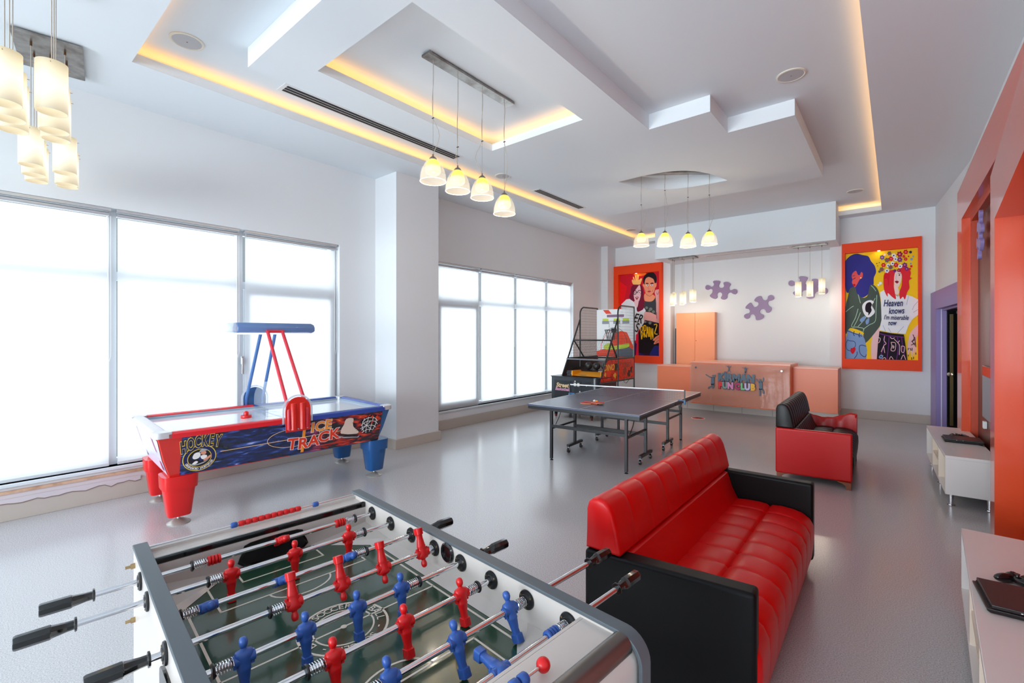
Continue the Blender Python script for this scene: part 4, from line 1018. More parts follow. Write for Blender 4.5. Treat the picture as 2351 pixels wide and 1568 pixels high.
# ================================================================= AIR HOCKEY TABLE
# local: x across (0 = window side), y along (0 = near, red end)
hk = thing('air_hockey_table', 'red and blue air hockey table with overhead lamp in front of the near window', 'air hockey table', (-6.0, 1.14, 0), -.069)
HW_, HL, HZ = 1.27, 2.265, .85
HRED = mat('hockey_red', (214, 44, 36), .3, coat=.3)
HBLU = mat('hockey_blue', (40, 88, 140), .32, coat=.3)
HBLR = mat('hockey_rail_blue', (44, 74, 158), .25, coat=.3)
SILV = mat('silver_plastic', (206, 206, 210), .3, metal=.35)
WV = mat('white_lavender', (214, 210, 232), .25)
# playing surface with low inner walls
m = MB(); m.box((.076, .105, HZ - .043), (HW_ - .076, HL - .09, HZ - .034))
m.build('playing_surface', mat('ice_white', (222, 230, 238), .06, coat=.3), hk)
m = MB()
m.prism(stroke([(.1, HL / 2), (HW_ - .1, HL / 2)], .012), .0008, z0=HZ - .034)
m.prism(stroke([(HW_ / 2 + .16 * math.cos(i * PI / 20), HL / 2 + .16 * math.sin(i * PI / 20)) for i in range(41)], .006), .0008, z0=HZ - .034)
m.build('centre_marking', mat('ice_mark', (160, 190, 210), .3), hk)
def rails(y0, y1, mt, nm):
    for x0, x1 in ((.0, .075), (HW_ - .075, HW_)):
        m = MB(); m.loft([[(x0, y, HZ - .035), (x1, y, HZ - .05), (x1, y, HZ - .005), (x1 - .02, y, HZ + .008), (x0 + .02, y, HZ + .008), (x0, y, HZ - .005)] for y in (y0, y1)])
        m.build(nm, mt, hk, bevel=.004)
rails(.10, HL / 2, mat('hockey_rail_red', (220, 40, 48), .22, coat=.3), 'red_rail'); rails(HL / 2, HL - .10, HBLR, 'blue_rail')
for y0, y1, mt in ((0, .11, WV), (HL - .09, HL, HBLR)):
    m = MB(); m.loft([[(x, y0, HZ - .04), (x, y1, HZ - .04), (x, y1, HZ - .005), (x, y1 - .02, HZ + .009), (x, y0 + .02, HZ + .009), (x, y0, HZ - .01)] for x in (.10, HW_ - .10)])
    m.build('end_rail', mt, hk, bevel=.004)
for x in (0, HW_):
    for y in (0, HL):
        sx_ = 1 if x == 0 else -1; sy_ = 1 if y == 0 else -1
        r_ = .05
        pl = [(x + sx_ * (r_ - r_ * math.cos(a)), y + sy_ * (r_ - r_ * math.sin(a))) for a in [i * PI / 12 for i in range(7)]]
        pl = [(x + sx_ * .115, y)] + pl[::-1] + [(x, y + sy_ * .125), (x + sx_ * .08, y + sy_ * .125), (x + sx_ * .115, y + sy_ * .1)]
        MB().prism(pl, .052, z0=HZ - .042).build('corner_cap', SILV, hk, bevel=.006)
m = MB()
for x0 in (.076, HW_ - .09): m.box((x0, .11, HZ - .034), (x0 + .014, HL - .1, HZ - .012))
m.box((.09, .105, HZ - .034), (HW_ - .09, .119, HZ - .012)); m.box((.09, HL - .1, HZ - .034), (HW_ - .09, HL - .088, HZ - .012))
m.build('inner_cushion', mat('cushion_grey', (150, 165, 180), .35), hk)
# hull: flared corner blocks, side and end panels
ZB_, ZT_ = .44, HZ - .042
def hull(y0, y1, mt, nm):
    top, bot = .03, .13
    m = MB()
    def ring(z, k):
        e0 = y0 + (k if y0 < .5 else 0); e1 = y1 - (k if y1 > 1.5 else 0)
        return [(k, e0, z), (HW_ - k, e0, z), (HW_ - k, e1, z), (k, e1, z)]
    m.loft([ring(ZB_, bot), ring(ZB_ + .16, bot * .62), ring(ZT_, top)]); m.build(nm, mt, hk, bevel=.006)
hull(.0, HL / 2, HRED, 'red_hull'); hull(HL / 2 + .001, HL, HBLU, 'blue_hull')
# printed side panels, following the slope of the hull
ART = bpy.data.materials.new('ice_print'); ART.use_nodes = True
nt = ART.node_tree; p = nt.nodes['Principled BSDF']; p.inputs['Roughness'].default_value = .25; p.inputs['Coat Weight'].default_value = .3
tc = nt.nodes.new('ShaderNodeTexCoord'); mp = nt.nodes.new('ShaderNodeMapping'); mp.inputs['Scale'].default_value = (1, 1.1, 5.5)
wv = nt.nodes.new('ShaderNodeTexNoise'); wv.inputs['Scale'].default_value = 4.0; wv.inputs['Detail'].default_value = 8; wv.inputs['Distortion'].default_value = 1.2
cr = nt.nodes.new('ShaderNodeValToRGB')
E_ = cr.color_ramp.elements; E_[0].position = .36; E_[0].color = rgb(26, 34, 46); E_[1].position = .74; E_[1].color = rgb(214, 222, 248)
for q, c_ in ((.50, (22, 38, 86)), (.58, (30, 54, 122)), (.67, (74, 110, 190))):
    e = E_.new(q); e.color = rgb(*c_)
cr2 = nt.nodes.new('ShaderNodeValToRGB')
E2 = cr2.color_ramp.elements; E2[0].position = .40; E2[0].color = rgb(26, 28, 34); E2[1].position = .74; E2[1].color = rgb(255, 150, 60)
for q, c_ in ((.50, (60, 26, 40)), (.57, (176, 30, 24)), (.66, (232, 70, 30))):
    e = E2.new(q); e.color = rgb(*c_)
sp = nt.nodes.new('ShaderNodeSeparateXYZ'); mr = nt.nodes.new('ShaderNodeMapRange'); mr.inputs[1].default_value = 1.22; mr.inputs[2].default_value = 1.5
mixc = nt.nodes.new('ShaderNodeMix'); mixc.data_type = 'RGBA'
nt.links.new(tc.outputs['Object'], mp.inputs[0]); nt.links.new(mp.outputs[0], wv.inputs['Vector'])
nt.links.new(wv.outputs['Fac'], cr.inputs[0]); nt.links.new(wv.outputs['Fac'], cr2.inputs[0])
nt.links.new(tc.outputs['Object'], sp.inputs[0]); nt.links.new(sp.outputs['Y'], mr.inputs[0]); nt.links.new(mr.outputs[0], mixc.inputs['Factor'])
nt.links.new(cr.outputs[0], mixc.inputs['A']); nt.links.new(cr2.outputs[0], mixc.inputs['B'])
nt.links.new(mixc.outputs['Result'], p.inputs['Base Color'])
PY0, PY1 = .20, 2.14
def sx_at(z): # outer x of the near long side at height z
    k = .03 + (.081 - .03) * (ZT_ - z) / (ZT_ - ZB_ - .16) if z > ZB_ + .16 else .081 + (.13 - .081) * (ZB_ + .16 - z) / .16
    return HW_ - k
m = MB(); o_ = .004
rings = [[(sx_at(z) + o_, PY0, z), (sx_at(z) + o_, PY1, z)] for z in (ZB_ + .01, ZB_ + .16, ZT_ - .012)]
v = [q for r_ in rings for q in r_]
m.add(v, [(0, 1, 3, 2), (2, 3, 5, 4)]); m.add([(a - .006, b_, c_) for a, b_, c_ in v], [(0, 2, 3, 1), (2, 4, 5, 3)])
side = m.build('side_print', ART, hk, fixn=False)
# frame on the side panel for the lettering: local X = along y, local Y = up the slope
zb_, zt_ = ZB_ + .08, ZT_ - .06
sl = Vector((sx_at(.80) - sx_at(.56), 0, .24)).normalized()
def SP(y, z, d=.006):
    ax = Vector((0, 1, 0)); ay = sl; az = ax.cross(ay)
    return Matrix(((ax.x, ay.x, az.x, sx_at(z) + d), (ax.y, ay.y, az.y, y), (ax.z, ay.z, az.z, z), (0, 0, 0, 1)))
m = MB()
SM = SP(0, .62, .0075)   # origin: y = 0, z = .62
def sp2(pts): return [(a, b_ - .62) for a, b_ in pts]
def sband(pts, w_, mi): m.prism(stroke(sp2(pts), w_), .0008, mi, SM)
INK = [mat('print_cream', (240, 200, 150), .4), mat('print_yellow', (246, 214, 70), .4), mat('print_navy', (22, 34, 90), .4), mat('print_white', (244, 240, 240), .4), mat('print_orange', (250, 150, 40), .4), mat('print_red', (228, 56, 20), .4), mat('print_skate', (226, 204, 190), .4), mat('print_dark', (28, 22, 28), .4), mat('print_steel', (170, 172, 178), .4), mat('print_skin', (226, 150, 120), .4)]
sband([(.5, .615), (PY1 - .45, .635)], .006, 0)
sband([(1.16 + .26 * math.cos(i * PI / 24), .64 + .10 * math.sin(i * PI / 24)) for i in range(49)], .005, 0)
m.prism(sp2([(1.235, .46), (1.265, .46), (1.265, .78), (1.235, .78)]), .0007, 4, SM)
# club badge
def disc(cx_, cz, r_, mi, d=.0, ry=None):
    m.prism(sp2([(cx_ + r_ * math.cos(i * PI / 18), cz + (ry or r_) * math.sin(i * PI / 18)) for i in range(36)]), .0008 + d, mi, SM)
disc(.34, .585, .128, 1, 0, .124); disc(.34, .585, .122, 2, .0006, .118); disc(.34, .585, .092, 1, .0010, .088); disc(.34, .585, .087, 7, .0014, .083)
for mi, pts in ((3, [(.285, .60), (.30, .635), (.335, .64), (.345, .61), (.33, .585), (.30, .58)]), (2, [(.275, .60), (.29, .62), (.305, .60), (.295, .575), (.278, .58)]), (3, [(.345, .60), (.37, .61), (.395, .60), (.39, .575), (.36, .57)]),
                    (9, [(.345, .625), (.355, .645), (.38, .645), (.388, .625), (.37, .612)]), (8, [(.335, .64), (.345, .662), (.372, .668), (.40, .652), (.372, .646)]), (2, [(.33, .575), (.345, .595), (.375, .59), (.375, .565), (.35, .555)]),
                    (9, [(.38, .55), (.42, .575), (.424, .60), (.40, .585), (.37, .565)]), (8, [(.265, .545), (.31, .528), (.37, .54), (.41, .56), (.37, .53), (.31, .518), (.268, .535)]), (3, [(.285, .535), (.31, .56), (.33, .55), (.31, .53)])):
    m.prism(sp2(smooth_poly(pts, 3)), .0034 + .0001 * mi, mi, SM)
word = 'HOCKEY'
for i, ch_ in enumerate(word):
    a = (i - 2.5)
    y = .345 + a * .052; z = .742 - .0048 * a * a + .004 * a
    Mx = SM @ T(y, z - .62, .001) @ RZ(-.045 * a)
    text_mb(m, ch_, .155, Mx, 1, .0022, .009, sx=.44); text_mb(m, ch_, .155, Mx @ T(0, 0, .0026), 2, .0008, .0035, sx=.43)
word = 'GREENSBORO SPORTSPLEX'
for i, ch_ in enumerate(word):
    a = math.radians(205 + 130 * i / (len(word) - 1))
    if ch_ != ' ': text_mb(m, ch_, .027, SM @ T(.34 + .107 * math.cos(a), .585 - .62 + .103 * math.sin(a), .003) @ RZ(a + PI / 2), 3, .0003, .0006, sx=.8)
for ch_, y, z in (('I', 1.335, .715), ('C', 1.41, .718), ('E', 1.50, .727)):
    Mx = SM @ T(y, z - .62, .001); text_mb(m, ch_, .145, Mx, 3, .0005, .009); text_mb(m, ch_, .145, Mx @ T(0, 0, .0012), 4, .0005, .0045)
for ch_, y, z, rr in (('T', 1.145, .565, -.04), ('R', 1.25, .555, -.0), ('A', 1.36, .565, .04), ('C', 1.465, .592, .05), ('K', 1.58, .605, .06)):
    Mx = SM @ T(y, z - .62, .001) @ RZ(rr); text_mb(m, ch_, .165, Mx, 3, .0005, .010); text_mb(m, ch_, .165, Mx @ T(0, 0, .0012), 5, .0005, .005)
    
# skate
m.prism(sp2(smooth_poly([(1.70, .765), (1.78, .762), (1.785, .70), (1.80, .655), (1.86, .60), (1.862, .575), (1.82, .565), (1.74, .575), (1.66, .595), (1.655, .65), (1.68, .70)], 3)), .0018, 6, SM)
m.prism(sp2([(1.655, .60), (1.74, .578), (1.862, .566), (1.862, .552), (1.84, .552), (1.78, .552), (1.70, .572), (1.655, .578)]), .0020, 7, SM)
m.prism(sp2([(1.60, .585), (1.64, .575), (1.70, .555), (1.86, .53), (1.885, .545), (1.87, .52), (1.70, .54), (1.61, .572)]), .0022, 8, SM)
for i in range(6): m.prism(sp2([(1.775 + i * .012, .71 - i * .02), (1.79 + i * .012, .712 - i * .02), (1.79 + i * .012, .708 - i * .02), (1.775 + i * .012, .706 - i * .02)]), .0024, 7, SM)
# caged helmet
disc(1.99, .66, .105, 7, .0006, .105); 
for i, q in enumerate(([(1.90, .70), (1.95, .74), (2.04, .735), (2.09, .69)], [(1.885, .66), (1.95, .70), (2.05, .69), (2.095, .65)], [(1.885, .62), (1.95, .65), (2.04, .64), (2.08, .61)], [(1.91, .57), (1.97, .60), (2.03, .59)], [(1.92, .74), (1.90, .66), (1.93, .58)], [(1.97, .755), (1.955, .66), (1.96, .56)], [(2.03, .75), (2.02, .66), (2.0, .57)], [(2.07, .72), (2.07, .65), (2.04, .58)], [(1.90, .60), (2.0, .70)], [(1.92, .68), (2.02, .6)])):
    m.prism(sp2([(a, b_) for a, b_ in stroke(smooth_poly(q, 4, False), .006)]), .0022, 3, SM)
for q in ([(2.0, .755), (2.02, .77), (2.03, .74), (2.01, .73)], [(2.06, .75), (2.085, .76), (2.09, .72), (2.065, .72)], [(2.02, .70), (2.035, .70), (2.02, .66), (2.01, .67)], [(1.96, .77), (1.99, .78), (1.985, .765)]):
    m.prism(sp2(q), .0026, 5, SM)
m.build('panel_lettering', INK, hk, fixn=False)
B((HW_ - .062, PY0, ZT_ - .011), (HW_ - .026, PY1, ZT_ + .004)).build('light_strip_red', mat('led_track', (176, 20, 40), .4), hk)
m = MB()
for i in range(74):
    y = PY0 + .02 + i * .026
    m.box((HW_ - .0262, y, ZT_ - .007), (HW_ - .0245, y + .008, ZT_ + .0))
m.build('led_dots', mat('led_red', (255, 80, 90), .4, emit=((255, 70, 90), 2.2)), hk)
# white end panel with slots, near end
m = MB()
def ey(z): return HL * 0 + (HW_ - sx_at(z))
v = [(.10, ey(ZT_ - .02) - .004, ZT_ - .02), (HW_ - .06, ey(ZT_ - .02) - .004, ZT_ - .02), (HW_ - .14, ey(.6) - .004, .6), (HW_ - .155, ey(.46) - .004, .46), (.19, ey(.46) - .004, .46), (.16, ey(.6) - .004, .6)]
m.add(v, [(0, 1, 2, 5), (5, 2, 3, 4)])
m.build('end_plate', WV, hk, fixn=False)
m = MB()
for c_, pts in ((0, [(.88, .79), (.90, .79), (1.02, .50), (.98, .48)]), (1, [(.905, .79), (.95, .78), (1.09, .50), (1.02, .49)]), (2, [(.13, .79), (.15, .79), (.19, .62), (.175, .62)]), (2, [(.27, .50), (.30, .56), (.33, .50)])):
    m.add([(a, ey(b_) - .007, b_) for a, b_ in pts], [(0, 1, 2, 3) if len(pts) == 4 else (0, 1, 2)], c_)
m.build('end_graphic', [HRED, mat('pink_print', (176, 90, 150), .4, var=(12, (60, 30, 90), .4, .6)), mat('slot_dark2', (50, 40, 90), .5)], hk, fixn=False)
# legs
for x in (.21, 1.03):
    for y, mt in ((.215, RED), (HL - .11, mat('leg_blue', (14, 78, 138), .28, coat=.3))):
        m = MB()
        def sq(z, a, b_, cx_=0, cy_=0): return [(cx_ + px_, cy_ + py_, z) for px_, py_, _ in sec(0, a, b_, 0, 20, 4.5)]
        m.loft([sq(.075, .078, .085), (sq(.085, .083, .09)), sq(.325, .112, .118), sq(.326, .128, .132), sq(.345, .13, .134), sq(.445, .136, .138)])
        lg = m.build('leg', mt, hk, smooth=True); lg.location = (x, y, 0)
        MB().lathe([(.001, 0), (.088, 0), (.09, .006), (.07, .018), (.04, .034), (.014, .042), (.012, .08), (.001, .08)], n=32).build('levelling_foot', mat('foot_silver', (200, 196, 190), .35, metal=.6), lg, smooth=True)
B((.2, .2, .435), (HW_ - .2, HL - .2, .445)).build('underside', WHITEL, hk)
# overhead lamp
cv = MB(); xc = HW_ / 2
def hexr(y, s, zc=1.757):
    return [(xc - .05 * s, y, zc + .058 * s), (xc + .05 * s, y, zc + .058 * s), (xc + .088 * s, y, zc + .015 * s), (xc + .088 * s, y, zc - .035 * s), (xc + .06 * s, y, zc - .052 * s), (xc - .06 * s, y, zc - .052 * s), (xc - .088 * s, y, zc - .035 * s), (xc - .088 * s, y, zc + .015 * s)]
cv.loft([hexr(.775, .97), hexr(.79, 1), hexr(1.545, 1), hexr(1.585, .72)])
can = cv.build('lamp_canopy', mat('canopy_blue', (100, 132, 184), .3, coat=.3), hk, bevel=.006)
MB().loft([hexr(.695, .68), hexr(.72, .9), hexr(.775, .95)]).build('canopy_end', glass('clear_plastic', (220, 228, 240), .55, .15), hk, bevel=.004)
B((xc - .055, .80, 1.692), (xc + .055, 1.53, 1.705)).build('lamp_lens', mat('lens', (240, 244, 250), .3, emit=((230, 240, 255), 1.1)), can)
for sg, mt in ((1, mat('arm_red', (206, 44, 62), .3)), (-1, mat('arm_blue', (70, 110, 170), .3))):
    xb = xc + sg * (HW_ / 2 + .012); xt = xc + sg * .10
    m = MB()
    ys = ((1.075, 1.06), (1.255, 1.21))
    for (yb, yt) in ys: m.tube([(xb, yb, .74), (xb, yb, .80), (xb - sg * .004, yb, .93), (xt, yt, 1.725)], .018, 10)
    m.tube([(xt, 1.045, 1.725), (xt, 1.225, 1.725)], .018, 10)
    m.build('lamp_arm', mt, hk, smooth=True)
    # rounded bracket plate with ribbed centre
    bx = xc + sg * (HW_ / 2 + .004)
    m = MB()
    def plate(x_, s, d, mi, z0, pts=None):
        P_ = [(-.12, z0), (.12, z0), (.125, .90)] + [(.125 * math.cos(a), .93 + .13 * math.sin(a)) for a in [i * PI / 12 for i in range(13)]] + [(-.125, .90)]
        P_ = [((a) * s, .85 + (b_ - .85) * s) for a, b_ in P_]
        MM = Matrix(((0, 0, sg, x_), (1, 0, 0, 1.165), (0, 1, 0, 0), (0, 0, 0, 1)))
        m.prism(P_, d, mi, MM)
    plate(bx, 1.0, .012, 0, .715)
    for yy in (-.045, .045): m.loft([[(bx + sg * .012, 1.165 + yy - .03, z), (bx + sg * (.012 + d), 1.165 + yy - .012, z), (bx + sg * (.012 + d), 1.165 + yy + .012, z), (bx + sg * .012, 1.165 + yy + .03, z)] for z, d in ((.73, .022), (.90, .02), (1.0, .006))], 0)
    m.build('side_bracket', HRED if sg > 0 else HBLU, hk, bevel=.004)
    m = MB()
    arc = [(.14 * math.cos(a), .93 + .145 * math.sin(a)) for a in [i * PI / 20 for i in range(21)]]
    arc = [(.14, .80)] + arc + [(-.14, .80)]
    MM = Matrix(((0, 0, sg, bx - .004 * sg), (1, 0, 0, 1.165), (0, 1, 0, 0), (0, 0, 0, 1)))
    m.prism(stroke(arc, .018), .006, 0, MM)
    m.build('bracket_edge', glass('clear_plastic', (220, 228, 240), .55, .15), hk)
    for dy in (-.09, 0, .09):
        MB().lathe([(.001, 0), (.011, 0), (.009, .005), (.001, .007)], n=14, ax='x').build('bolt', CHROME, hk, smooth=True, M=T(bx + sg * .013, 1.165 + dy, .74) @ (RZ(0) if sg > 0 else RZ(PI)))
# clear divider arch over the middle
arch = [(.05 , .86)] + [(HW_ / 2 - (HW_ / 2 - .05) * math.cos(a), .90 + .27 * math.sin(a) ** .8) for a in [i * PI / 24 for i in range(25)]] + [(HW_ - .05, .86)]
MB().prism(arch, .005, 0, T(0, HL / 2 + .01, 0) @ RX(PI / 2)).build('clear_divider', glass('divider_glass', (236, 242, 244), .12, .05), hk)
# mallet
ml = thing('air_hockey_mallet', 'red round mallet with a domed grip lying on the white air hockey surface', 'mallet', (0, 0, 0))
ml.location = Vector((-6.0, 1.14, 0)) + Vector((math.cos(-.069) * .70 + math.sin(.069) * .862, math.sin(-.069) * .70 + math.cos(-.069) * .862, 0)); ml.location.z = HZ - .0335
MB().lathe([(.001, 0), (.05, 0), (.052, .004), (.052, .022), (.048, .028), (.03, .026), (.024, .024), (.001, .024)], n=32).build('base_disc', RED, ml, smooth=True)
MB().lathe([(.023, .022), (.024, .05), (.021, .062), (.012, .07), (.001, .072)], n=24).build('grip', RED, ml, smooth=True)

# ================================================================= TABLE TENNIS
pt = thing('ping_pong_table', 'dark blue table tennis table on black legs and castors in the middle of the room', 'ping pong table', (-3.813, 4.924, 0), .061)
PW, PL_, PZ = 1.558, 2.709, .76
TOPM = mat('table_top_blue', (84, 92, 112), .3, bump=(300, .03, .001))
LINE = mat('table_line', (214, 218, 222), .4)
for y0, y1 in ((0, PL_ / 2 - .006), (PL_ / 2 + .006, PL_)):
    tp = B((0, y0, PZ - .022), (PW, y1, PZ)).build('table_half', TOPM, pt, bevel=.002)
    l = MB(); l.box((0, y0, PZ), (.016, y1, PZ + .0006)); l.box((PW - .016, y0, PZ), (PW, y1, PZ + .0006)); l.box((PW / 2 - .003, y0, PZ), (PW / 2 + .003, y1, PZ + .0006))
    e = y0 if y0 == 0 else y1 - .016
    l.box((0, e, PZ), (PW, e + .016, PZ + .0006)); l.build('white_line', LINE, tp)
    a = MB(); z0, z1 = PZ - .062, PZ - .022
    a.box((.005, y0 + .005, z0), (.03, y1 - .005, z1)); a.box((PW - .03, y0 + .005, z0), (PW - .005, y1 - .005, z1)); a.box((.03, y0 + .005, z0), (PW - .03, y0 + .03, z1)); a.box((.03, y1 - .03, z0), (PW - .03, y1 - .005, z1))
    a.build('apron', BLACKM, tp)
lx = (.25, 1.31)
def leg(x, y, z0=.02, z1=PZ - .06, foot=True):
    m = MB(); m.box((x - .018, y - .018, z0), (x + .018, y + .018, z1))
    o = m.build('leg', BLACKM, pt, bevel=.003)
    if foot: MB().lathe([(.001, 0), (.024, 0), (.024, .006), (.012, .014), (.01, .03), (.001, .03)], n=20).build('foot', BLKPL, o, smooth=True).location = (x, y, 0)
    return o
for i, x in enumerate(lx):
    leg(x, .21); leg(x, PL_ - .26)
    for yc in (.87, 1.79):
        o = leg(x, yc, .12, foot=False)
        b_ = MB(); b_.box((x - .02, yc - .21, .085), (x + .02, yc + .21, .12)); b_.build('castor_bar', BLACKM, pt, bevel=.002)
        for dy in (-.19, .19):
            c_ = MB(); c_.cyl((x - .012, yc + dy, .034), (x + .012, yc + dy, .034), .034, n=20); c_.box((x - .018, yc + dy - .012, .034), (x - .013, yc + dy + .014, .08), 1); c_.box((x + .013, yc + dy - .012, .034), (x + .018, yc + dy + .014, .08), 1); c_.cyl((x, yc + dy, .07), (x, yc + dy, .086), .012, n=12, mi=1)
            c_.build('castor', [BLKPL, CHROME], pt, smooth=True)
    for y0, y1 in ((.21, .87), (1.79, PL_ - .26)):
        b_ = MB(); b_.box((x - .01, y0, .415), (x + .01, y1, .44)); b_.build('side_stretcher', BLACKM, pt)
        d = MB(); sg = 1 if y0 < 1 else -1; ya = .25 if sg > 0 else PL_ - .30
        d.tube([(x + .02, ya, .44), (x + .02, ya + sg * .12, .55), (x + .02, ya + sg * .22, PZ - .06)], .006, 8); d.build('folding_strut', STEEL, pt, smooth=True)
for y, z in ((.21, .46), (.87, .36), (1.79, .36), (PL_ - .26, .46)):
    B((lx[0], y - .012, z - .02), (lx[1], y + .012, z + .02)).build('cross_stretcher', BLACKM, pt)
# net
A_ = Vector((-.075, 1.30, PZ)); B_ = Vector((PW + .075, 1.52, PZ)); dn_ = (B_ - A_); ln = dn_.length; na = math.atan2(dn_.y, dn_.x)
NM = T(A_.x, A_.y, PZ) @ RZ(na)
nm = MB()
for i in range(6): nm.box((.0, -.0005, .012 + i * .022), (ln, .0005, .0135 + i * .022))
for i in range(int(ln / .022)): nm.box((i * .022, -.0005, .0), (i * .022 + .0014, .0005, .14))
nroot = nm.build('net', mat('net_black', (40, 42, 58), .6), pt, M=NM)
B((0, -.003, .135), (ln, .003, .152)).build('net_tape', WHITEP, nroot)
for x in (0, ln):
    k = MB(); k.box((x - .008, -.01, 0), (x + .008, .01, .155)); k.build('net_post', BLKPL, nroot, bevel=.003)
    sg = 1 if x == 0 else -1
    k = MB(); k.box((x - .012 if sg > 0 else x - .09, -.02, -.0), (x + .09 if sg > 0 else x + .012, .02, .012)); k.box((x - .012, -.02, -.05), (x + .012, .02, .0))
    k.build('net_clamp', mat('clamp_blue', (40, 110, 160), .35), nroot, bevel=.004)
    MB().cyl((x + sg * .035, 0, -.09), (x + sg * .035, 0, -.062), .008, n=10).build('clamp_screw', CHROME, nroot)
def PPT(x, y): return (-3.813 + math.cos(.061) * x - math.sin(.061) * y, 4.924 + math.sin(.061) * x + math.cos(.061) * y)
def paddle(label, x, y, rz, dz=0):
    r = thing('table_tennis_bat', label, 'table tennis bat', (*PPT(x, y), PZ + .001 + dz), rz)
    sh = smooth_poly([(.0, -.018), (.03, -.04), (.09, -.075), (.15, -.06), (.172, 0), (.15, .06), (.09, .075), (.03, .04), (0, .018)], 4)
    MB().prism(sh, .006, z0=.002).build('blade', mat('bat_wood', (206, 160, 110), .5), r)
    MB().prism(sh, .002, z0=.008).build('red_rubber', mat('bat_red', (196, 40, 36), .5), r)
    MB().prism(sh, .002, z0=0).build('back_rubber', mat('bat_red', (196, 40, 36), .5), r)
    MB().box((-.1, -.013, 0), (.012, .013, .016)).build('handle', mat('bat_handle', (150, 60, 50), .5), r, bevel=.003)
paddle('red table tennis bat lying left of the balls on the blue table', .72, .47, math.radians(172))
paddle('red table tennis bat lying right of the balls on the blue table', .70, .50, math.radians(12), .0165)
for lab, x, y, c_ in (('white table tennis ball resting beside the orange ball', .685, .62, (240, 236, 230)), ('orange table tennis ball resting beside the white ball', .735, .59, (250, 160, 20))):
    o = MB().sphere((0, 0, 0), .02, 24).build('table_tennis_ball', mat('ball_%d' % c_[2], c_, .4), smooth=True)
    o.location = (*PPT(x, y), PZ + .0205 if y > .6 else PZ + .0205); tag(o, lab, 'ball', 'table tennis balls')
# ================================================================= BASKETBALL MACHINE
bk = thing('basketball_machine', 'arcade basketball machine with black cage and red dinosaur-lettered side by the far window', 'arcade machine', (-5.52, 7.95, 0))
# local x 0..1.1 (left..right), y 0..1.57 (front..back)
BW = 1.11
CAB = mat('cabinet_black', (44, 50, 58), .3, coat=.3)
YEL = mat('ramp_yellow', (238, 160, 30), .35)
m = MB()
prof = [(0, 0), (BW - .14, 0)] + [(BW - .14 + .13 * math.sin(a), .13 - .13 * math.cos(a)) for a in [i * PI / 12 for i in range(7)]] + [(BW - .01, .75), (0, .75)]
m.prism(prof, .73, z0=.10); m.build('coin_cabinet', CAB, bk, bevel=.006)
prof2 = [(-.01, -.015), (BW - .13, -.015)] + [(BW - .14 + .145 * math.sin(a), .13 - .145 * math.cos(a)) for a in [i * PI / 12 for i in range(7)]] + [(BW + .005, .55), (-.01, .55)]
m = MB().prism(prof2, .014, z0=.83); m.build('control_top', mat('control_black', (40, 40, 44), .3), bk)
def sheet(x0, z0, x1, z1, y=-.004, mt=None, nm='coin_door'):
    return B((x0, y - .006, z0), (x1, y, z1)).build(nm, mt or mat('door_black', (34, 38, 44), .35), bk, bevel=.003)
sheet(.07, .16, .47, .76); sheet(.50, .30, .72, .76); sheet(.74, .30, .94, .76)
m = MB()
for (x, z) in ((.55, .66), (.63, .66), (.55, .42), (.63, .42)): m.box((x, -.016, z), (x + .05, -.009, z + .07))
for (x, z) in ((.69, .56), (.84, .69), (.58, .76)): m.cyl((x, -.016, z), (x, -.009, z), .014, n=12)
m.build('coin_slot', mat('slot_white', (212, 214, 206), .4), bk)
m = MB()
text_mb(m, 'Street', .12, FRONT(.27, -.0115, .66), 0, .001, .004, shear=.25); text_mb(m, 'Basketball', .085, FRONT(.27, -.0115, .58), 1, .001, .003, shear=.25)
m.build('front_lettering', [mat('logo_cream', (232, 200, 150), .4), mat('logo_pink', (214, 150, 180), .4)], bk, fixn=False)
m = MB()
m.lathe([(.001, 0), (.11, 0), (.11, .003), (.001, .003)], (.27, -.0145, .30), 28, ax='y')
bb = m.build('ball_emblem', mat('emblem_yellow', (240, 180, 30), .4), bk)
m = MB()
for q in ([(-.11, 0), (.11, 0)], [(0, -.11), (0, .11)], [(-.08, .08), (-.03, 0), (-.08, -.08)], [(.08, .08), (.03, 0), (.08, -.08)]): m.prism(stroke(q, .01), .001, 0, FRONT(.27, -.0155, .30))
m.build('emblem_seam', BLACKM, bb)
for x in (.08, .92):
    for y in (.05, .6):
        c_ = MB(); c_.cyl((x - .012, y, .034), (x + .012, y, .034), .034, n=18); c_.box((x - .02, y - .03, .05), (x + .02, y + .03, .10), 1); c_.build('castor', [mat('castor_red', (120, 60, 56), .4), BLKPL], bk)
